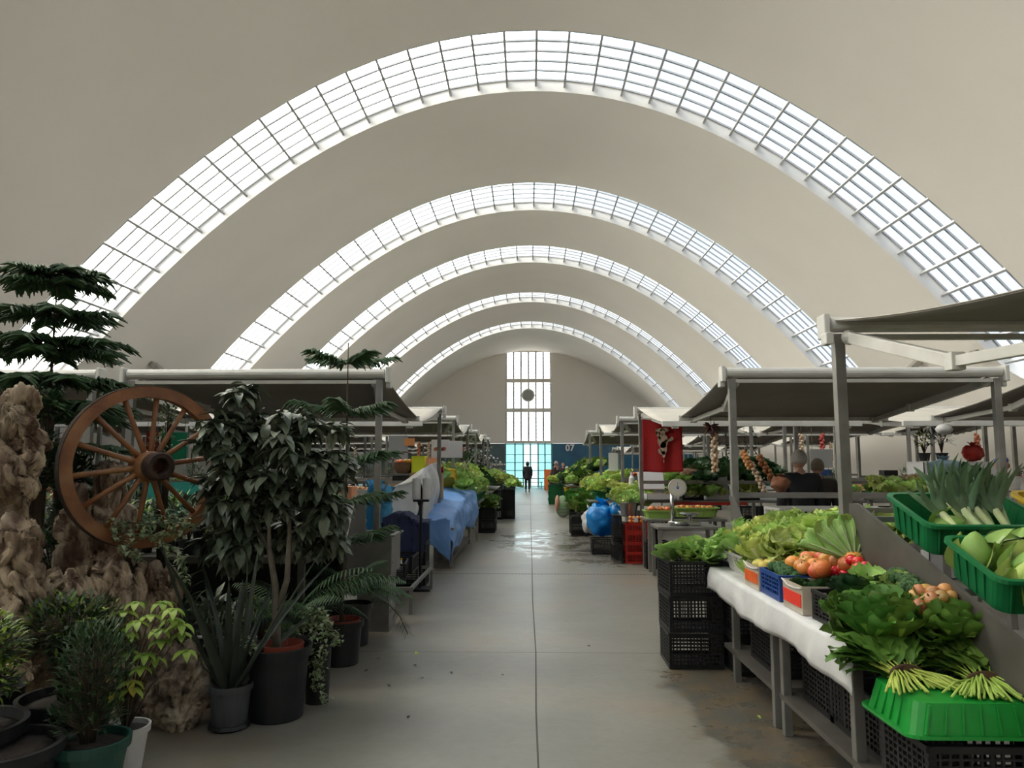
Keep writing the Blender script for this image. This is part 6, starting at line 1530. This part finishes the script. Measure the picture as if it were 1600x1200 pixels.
# red festive banner
t = thing('red_banner', 'red fabric banner with a pale child figure hung from the second right awning', 'banner', (2.20, 12.25, 1.93))
m = MB(); m.grid(lambda u, v: (-.325 + .65 * u, .025 * math.sin(u * 11) * (.3 + v), .41 - .86 * v - .02 * math.sin(u * 3.1)), 30, 20); m.build('cloth', mat('red fabric', (.42, .012, .012), .75, c2=(.34, .008, .01), scale=3), t, smooth=True, solid=.003)
m = MB()
def blob2(cx, cz, rx, rz, a=0):
    m.lathe([(.001, 0), (1, 0), (1, .004), (.001, .004)], n=18); n_ = 18 * 4
    for i in range(len(m.v) - n_, len(m.v)):
        x, y, z = m.v[i]; X, Z_ = x * rx, y * rz; m.v[i] = (cx + X * math.cos(a) - Z_ * math.sin(a), -.036 - z, cz + X * math.sin(a) + Z_ * math.cos(a))
blob2(.0, .20, .045, .055); blob2(-.05, .225, .05, .03, .3); blob2(.05, .235, .05, .028, -.4); blob2(0, .05, .085, .12); blob2(.01, -.07, .055, .11); blob2(.01, -.17, .025, .06); blob2(-.075, .14, .022, .08, .5); blob2(-.10, .20, .018, .05, .1); blob2(.10, .06, .08, .022, .25); blob2(.15, .10, .025, .018); blob2(.01, -.28, .006, .03); blob2(-.045, -.13, .03, .05, .5)
m.build('pale_figure', mat('cream print', (.55, .42, .34), .7, c2=(.45, .32, .25), scale=12), t)
m = MB(); m.bar((-.34, 0, .415), (.34, 0, .415), .02); m.build('hanging_rod', M_white, t)
# braids and dried bunches under the awnings
M_garlic = mat('garlic skin', (.60, .50, .38), .6, c2=(.50, .30, .18), scale=20); M_dry = mat('dried pepper', (.10, .02, .012), .5, c2=(.05, .012, .01), scale=12)
def braid(n=11, m_=None, r_=.03, L_=.5):
    def f():
        t = thing('garlic_braid', 'garlic', 'braid'); m = MB()
        for i in range(n * 2): a = i * 2.5; m.ell((math.cos(a) * r_ * .9, math.sin(a) * r_ * .9, -L_ * i / (2 * n)), r_, 6, 8)
        m.build('bulbs', m_ or M_garlic, t, smooth=True); m = MB(); m.tube([(0, 0, .18), (0, 0, -L_)], .006, 5); m.build('cord', M_brown, t); return t
    return Proto(f)
BR = braid(); BRD = braid(12, M_dry, .035, .45); BRO = braid(10, L_onion, .034, .5)
BR.put((2.44, 9.78, 1.98), 0, 'braid of pale garlic hanging at the front of the near far-side awning'); 
t = thing('dried_pepper_bunch', 'dark dried pepper bunch hanging under the awning above the garlic braid', 'dried peppers', (2.38, 9.70, 2.08)); m = MB(); rs = random.Random(3)
for i in range(46): d = rdir(rs, -1, .8); m.tube([(0, 0, 0), d * .06, d * .12 + Vector((0, 0, -.03))], [.008, .014, .003], 5)
m.build('peppers', M_dry, t, smooth=True); m = MB(); m.tube([(0, 0, 0), (0, 0, .15)], .004, 4); m.build('string', M_brown, t)

# ------------------------------------------------------------------ stock on the remaining counters
rs = random.Random(99)
MCOL = {'red': M_red, 'blue': M_blue, 'white': M_paper, 'plywood': M_woodbox, 'peach': M_peach, 'teal': M_teal2, 'black': M_black}
def boxproto(nm, m_):
    return Proto(lambda: box_thing('%s_box' % nm, 'box', 'box', (0, 0, 0), (.34, .26, .22), m_, m_))
BOXP = {k: boxproto(k, v) for k, v in MCOL.items()}
prod = [('lettuces', LETT), ('dark greens', [KALE]), ('cauliflowers', [CAULI]), ('tomatoes', [TOM]), ('onions', [ONION]), ('oranges', [OTOM]), ('greens', [GREENS])]
SING = {'lettuces': 'lettuce', 'dark greens': 'dark kale', 'cauliflowers': 'cauliflower', 'tomatoes': 'tomato', 'onions': 'onion', 'oranges': 'orange fruit', 'greens': 'leafy green'}
def stock(side, ri, ci, x0, x1, y0, y1, z=.98, seed=0):
    r_ = random.Random(seed); sn = 'right' if side == 'R' else 'left'
    where = '%s counter, %s row, %s side' % (colname[ci], ordn[ri], sn)
    n = int((x1 - x0 - .3) / .5)
    for e, yy in enumerate((y0 + .32, y1 - .35)):
        for i in range(n):
            x = x0 + .42 + i * .5 + r_.uniform(-.04, .04); k = r_.random()
            if k < .42:
                pr = prod[r_.randrange(len(prod))]; cr = r_.choice([BCRATE_S, GTUB, YTUB, WTUB, BCRATE_S, GTUB]); cn = {id(BCRATE_S): 'black', id(GTUB): 'green', id(YTUB): 'yellow', id(WTUB): 'white'}[id(cr)]
                cr.put((x, yy, z + .003), 0, '%s crate of %s on the %s' % (cn, pr[0], where), '%s crates of %s, %s' % (cn, pr[0], where), (.72, .85, .9))
                big = pr[0] in ('lettuces', 'dark greens', 'cauliflowers', 'greens')
                pts = heap(x - .17, x + .17, yy - .12, yy + .12, z + .11, 2 if big else 4, 2 if big else 3, int(k * 1e6), .25)
                pile(pr[1], pts, '%s crated on the %s' % (SING[pr[0]], where), '%s, %s' % (pr[0], where), (.8, 1.1) if big else (.9, 1.2), .6, i)
            elif k < .62:
                nm = r_.choice(list(BOXP)); 
                for q in range(r_.choice((1, 1, 2))): BOXP[nm].put((x, yy, z + .003 + .232 * q), r_.uniform(-.2, .2), '%s box on the %s' % (nm, where), '%s boxes, %s' % (nm, where))
            elif k < .82:
                PP[r_.randrange(4)].put((x, yy, z + .003), r_.uniform(0, 6), 'potted plant on the %s' % where, 'potted plants, %s' % where, r_.uniform(.8, 1.2))
    # hanging braids under the awnings
    for i in range(r_.randrange(0, 4)):
        x = r_.uniform(x0 + .4, x1 - .4); b = r_.choice((BR, BRD, BRO)); nm = {id(BR): 'garlic', id(BRD): 'dried pepper', id(BRO): 'onion'}[id(b)]
        b.put((x, y1, 2.20), r_.uniform(0, 6), '%s braid hanging over the %s' % (nm, where), '%s braids over the %s' % (nm, where), 1)
    # crates stored below
    for i in range(n):
        if r_.random() < .75: 
            for q in range(r_.choice((1, 2))): BCRATE.put((x0 + .45 + i * .52, y0 + .3, .003 + .277 * q), 0, 'black crate stored under the %s' % where, 'black crates stored under the %s' % where, (.85, 1, 1))
for side, rows in (('R', rowsR), ('L', rowsL)):
    for ri, (ya, yb) in enumerate(rows[:4]):
        off = offR[ri] if side == 'R' else 0
        for ci, (x0, x1) in enumerate(AX[side]):
            if ri == 0 and ci in (0, 2): continue
            if side == 'R' and ri == 1 and ci == 0: x0 = x0 + .0
            if ri == 3 and (ci == 2 or (side == 'R' and ci == 0)): continue
            stock(side, ri, ci, x0 + off + (.55 if ci == 0 and ri else 0), x1 + off - (.55 if ci == 0 and side == 'L' and ri else 0), ya, yb, seed=ri * 10 + ci + (100 if side == 'R' else 0))
# passage display behind the near right stall: lettuces, garlic, aubergines
leg_table('display_table', 'steel display table behind the rail of the near right stall', 4.0, 5.3, 8.35, 9.0, 1.22, [(4.05, 8.4), (5.25, 8.4), (4.05, 8.95), (5.25, 8.95)])
pile(LETT, heap(3.95, 4.95, 8.38, 8.9, lambda x, y: 1.24 + (y - 8.4) * .25, 7, 3, 71), 'small bright lettuce behind the near steel rail', 'lettuces behind the steel rail', (.6, .8), .6, 71)
pile(POT, heap(4.45, 4.75, 8.75, 9.0, 1.42, 4, 3, 72), 'pale round turnip behind the small lettuces', 'turnips behind the rail', (1.0, 1.3), .6, 72)
pile(KALE, heap(4.85, 5.22, 8.4, 8.95, lambda x, y: 1.24 + (y - 8.4) * .3, 3, 3, 73), 'very dark bunch left of the seller in white', 'dark bunches left of the seller', (.8, 1.1), .5, 73)
bag('pale blue plastic bag on the dark bunches behind the rail', (4.92, 8.9, 1.42), (.36, .3, .26), mat('pale blue plastic', (.30, .42, .50), .4, c2=(.24, .34, .42), scale=8, bump=.3), 21)
t = thing('aubergine_crate', 'dark tray of aubergines behind the small lettuces', 'tray', (4.72, 8.95, 1.36)); m = MB()
for i in range(6): m.ell((-.2 + .08 * i, 0, .06), (.035, .09, .035), 8, 10)
m.build('aubergines', mat('aubergine skin', (.02, .008, .02), .2), t, smooth=True); m = MB(); m.box((0, 0, 0), (.55, .3, .02)); m.build('tray', M_black, t)
box_thing('white_cabinet', 'cream low cabinet behind the dark bunches on the right', 'cabinet', (6.15, 10.9, .003), (1.1, .5, 1.62), M_paper, M_paper)
bag('bright red carrier bag on the cream cabinet at the right', (6.45, 10.9, 1.64), (.3, .2, .26), M_red, 31)
PP[1].put((6.0, 10.9, 1.64), 0, 'spiky potted plant on the cream cabinet at the right')
PP[0].put((5.75, 10.9, 1.64), 0, 'leafy potted plant on the cream cabinet at the right')
t = thing('flower_ball', 'round white paper flower ball hung from an awning bar at the right', 'decoration', (5.42, 9.75, 2.05)); m = MB(); m.ell((0, 0, 0), (.10, .10, .07), 12, 16, fn=lambda d: 1 + .2 * noise.noise(d * 6)); m.build('petals', M_paper, t, smooth=True); m = MB(); m.tube([(0, 0, .05), (0, 0, .16)], .004, 4); m.build('string', M_brown, t)
board('white board on the second right stall between the posts', (4.77, 12.2, 1.69), .36, .30, M_paper)
board('white panel with a green base on the far right stalls near the aisle', (1.98, 17.5, 1.65), .22, .42, M_paper)
pile(TOM, heap(2.35, 2.9, 18.6, 19.1, 1.30, 7, 5, 74), 'bright red tomato heaped high on the third right stall', 'tomatoes on the third right stall', (1.3, 1.7), .5, 74)
box_thing('plywood_box', 'plywood box under the red tomatoes of the third right stall', 'box', (2.62, 18.85, 1.0), (.62, .55, .28), M_woodbox, M_woodbox)
bag('brown sack of roots standing near the grey-haired person', (2.75, 8.2, 1.30), (.2, .2, .18), mat('root brown', (.22, .08, .04), .8, c2=(.15, .06, .03), scale=9), 41, 'root_vegetable')
pile([BRO, BR], [(3.0, 10.45, 1.75), (3.12, 10.5, 1.62), (3.2, 10.4, 1.70)], 'braid of onions leaning near the grey-haired person', 'braids near the grey-haired person', (.8, 1), 1.2, 75)
ivy('thin leafy strands hanging under the awning on the second right stall', (3.6, 12.4, 0), [[(-.5 + .16 * i, 0, 2.2), (-.5 + .16 * i + .04, 0, 1.95), (-.48 + .16 * i, 0, 1.75)] for i in range(5)], 9, 12, .045, None, P_azal)
# floodlights on the vault
t_ = 0
M_lamp = mat('floodlight housing', (.40, .38, .34), .5, c2=(.3, .28, .26), scale=6); M_lens = mat('floodlight glass', (.20, .19, .17), .2)
for (x, y, Y, lab) in [(157, 551, 15.4, 'floodlight on the left vault beside the end of the first skylight'), (247, 573, 17.5, 'floodlight low on the left vault, just above the awning roller'), (1526, 552, 15.4, 'floodlight on the right vault beside the end of the first skylight'), (1424, 571, 17.5, 'floodlight low on the right vault, just above the awning roller')]:
    r0 = ((x - 827) / 1150 * 1.0); z_ = 3.9 if Y < 16 else 3.95
    sg = -1 if x < 800 else 1; u = (9.28 if Y < 16 else 9.20) * sg
    p = vault(u, Y, -.19); t = thing('floodlight', lab, 'floodlight', tuple(p)); rot = Matrix.Rotation(-sg * .7, 3, 'Y')
    m = MB(); m.box((0, 0, 0), (.34, .26, .12), rot); m.build('housing', M_lamp, t, bevel=.01)
    m = MB(); m.box(rot @ Vector((0, 0, -.065)), (.28, .20, .01), rot); m.build('lens', M_lens, t)
    m = MB(); m.bar((0, 0, 0), tuple(vault(u, Y, -.01) - p), .05, .05); m.build('bracket', M_white, t)
# spot lamp seen between the wheel and the tree
t = thing('spot_lamp', 'small lit spot lamp behind the right rim of the wheel', 'lamp', (-2.83, 6.6, 1.67)); m = MB(); m.lathe([(.001, .06), (.035, .05), (.05, 0), (.04, 0)], (0, 0, 0), 18, Matrix.Rotation(-PI / 2, 3, 'X')); m.build('shade', M_black, t)
m = MB(); m.ell((0, -.012, 0), .026, 8, 12); m.build('bulb', glow_mat('lamp glow', (1, .96, .9), 14), t, smooth=True)
m = MB(); m.tube([(0, .03, 0), (0, .03, -.76)], .008, 6); m.build('stem', M_black, t)
# green and red cloths, crates seen through the wheel
board('green cloth hung at the back of the plant stall, seen through the wheel', (-4.62, 9.5, 1.81), .34, .40, mat('green cloth', (.01, .24, .12), .8), name='green_cloth')
board('dark red cloth hung beside the green cloth, seen through the wheel', (-4.96, 9.6, 1.85), .16, .36, mat('dark red cloth', (.25, .02, .015), .8), name='red_cloth')
box_thing('green_tub', 'dark green plastic tub seen through the lower right of the wheel', 'tub', (-3.75, 8.0, .98), (.75, .4, .42), M_teal2, None)
leg_table('back_table', 'steel table behind the plant bench', -4.3, -2.0, 7.8, 8.4, .97, [(-4.2, 7.9), (-2.1, 7.9), (-4.2, 8.3), (-2.1, 8.3)])
for i in range(9): PP[i % 4].put((-4.1 + .24 * i if i > 3 else -3.0 + .22 * i, 8.1, .985), i, 'potted plant on the steel table behind the plant bench', 'potted plants behind the plant bench', 1.0)
# litter on the aisle floor
for i, (x, y, s_, c_) in enumerate([(652, 1020, 1.3, 0), (703, 1051, .8, 1), (783, 1054, .9, 1), (592, 1029, 1.2, 2), (647, 1007, .6, 1), (921, 1009, .4, 1), (1190, 1140, .9, 0), (652, 943, .5, 1), (606, 1071, .5, 1), (612, 1082, .6, 1)]):
    pass
lit = [(-0.96, 6.45, 0.004), (-0.61, 5.86, 0.004), (-0.22, 5.81, 0.004), (-1.24, 6.25, 0.004), (-0.92, 6.05, 0.004), (0.53, 6.73, 0.004), (1.45, 4.93, 0.004), (-1.34, 8.66, 0.004), (-1.03, 5.52, 0.004), (-0.8, 5.7, 0.004), (-1.26, 5.9, 0.004), (-0.76, 4.86, 0.004)]
for i, p in enumerate(lit):
    m = MB(); r_ = random.Random(i)
    for k in range(3 if i in (0, 3) else 2): a = r_.uniform(0, 6); leaf(m, (0, 0, .002), (math.cos(a), math.sin(a), .25), (0, 0, 1), .045 if i in (0, 6) else .028, .022, curl=.6, nu=3, nv=2, rib=False)
    o = m.build('fallen_leaf', [L_lett, L_lett] if i in (0, 6) else [P_trunk, P_trunk]); o.location = p
    if i == 0: tag(o, 'bright green scrap of lettuce leaf on the aisle floor, left of the centre joint', 'leaf')
    elif i == 6: tag(o, 'pale leaf scrap on the wet stain beside the near right table', 'leaf')
    else: tag(o, 'small dry brown leaf scrap on the aisle floor', 'leaf', 'dry leaf scraps on the floor')
m = MB(); m.box((0, 0, .001), (.9, .9, .003)); 

box_thing('orange_box', 'tall orange box standing by the far doors right of the walking person', 'box', (1.15, 46.5, .003), (.45, .4, 1.25), mat('orange plastic', (.75, .18, .04), .5), mat('orange plastic', (.75, .18, .04), .5))
leg_table('low_bench', 'low dark bench across the far end of the aisle before the doors', -1.5, .9, 49.2, 49.7, .42, [(-1.4, 49.3), (.8, 49.3), (-1.4, 49.6), (.8, 49.6)])

# ------------------------------------------------------------------ tell look-alikes apart by height in a stack or by row and place
ORD = ['first', 'second', 'third', 'fourth', 'fifth', 'sixth', 'seventh', 'eighth', 'ninth', 'tenth']
fam = {}
for o in scene.objects:
    if o.parent is None and 'label' in o and 'category' in o: fam.setdefault(o['label'], []).append(o)
def lr(row):
    row = sorted(row, key=lambda o: o.location.x / max(.1, o.location.y)); n = len(row); out = {}
    for k, o in enumerate(row):
        out[o.name] = '' if n == 1 else 'leftmost' if k == 0 else 'rightmost' if k == n - 1 else ORD[k] + ' from left' if k < 10 else None
    return out
for lab, mem in fam.items():
    n = len(mem)
    if n < 2 or n > 30: continue
    if min(o.location.y for o in mem) > 14.5 and n > 4: continue
    txt = {}
    cols = {}
    for o in mem:
        key = next((k for k in cols if math.hypot(k[0] - o.location.x, k[1] - o.location.y) < .12), (o.location.x, o.location.y)); cols.setdefault(key, []).append(o)
    if any(len(c) > 1 for c in cols.values()) and n <= 8 and max(len(c) for c in cols.values()) <= 4 and 'crate' in mem[0].name + 'crate' * ('box' in mem[0].name):
        tops = sorted(cols.items(), key=lambda kv: kv[0][0] / kv[0][1]); nc = len(tops)
        for ci, (k, c) in enumerate(tops):
            c = sorted(c, key=lambda o: o.location.z); side_ = '' if nc == 1 else 'leftmost stack' if ci == 0 else 'rightmost stack' if ci == nc - 1 else ORD[ci] + ' stack from left'
            for i, o in enumerate(c):
                hgt = '' if len(c) == 1 else 'lowest' if i == 0 else 'topmost' if i == len(c) - 1 else ORD[i] + ' from below'
                txt[o.name] = ', '.join(q for q in (hgt, side_) if q)
    else:
        nr = 1 if n <= 7 else 2 if n <= 12 else 3 if n <= 20 else 4
        byy = sorted(mem, key=lambda o: o.location.y); per = math.ceil(n / nr)
        for r_ in range(nr):
            row = byy[r_ * per:(r_ + 1) * per]; nm = '' if nr == 1 else 'nearest row' if r_ == 0 else 'farthest row' if r_ == nr - 1 else ORD[r_] + ' row back'
            for k, v in lr(row).items():
                if v is None: txt = None; break
                txt[k] = ', '.join(q for q in (nm, v) if q)
            if txt is None: break
    if not txt or len(set(txt.values())) < n or any(not v for v in txt.values()): continue
    if max(len((lab + ' ' + v).split()) for v in txt.values()) > 16: continue
    for o in mem: o['label'] = lab + ', ' + txt[o.name]
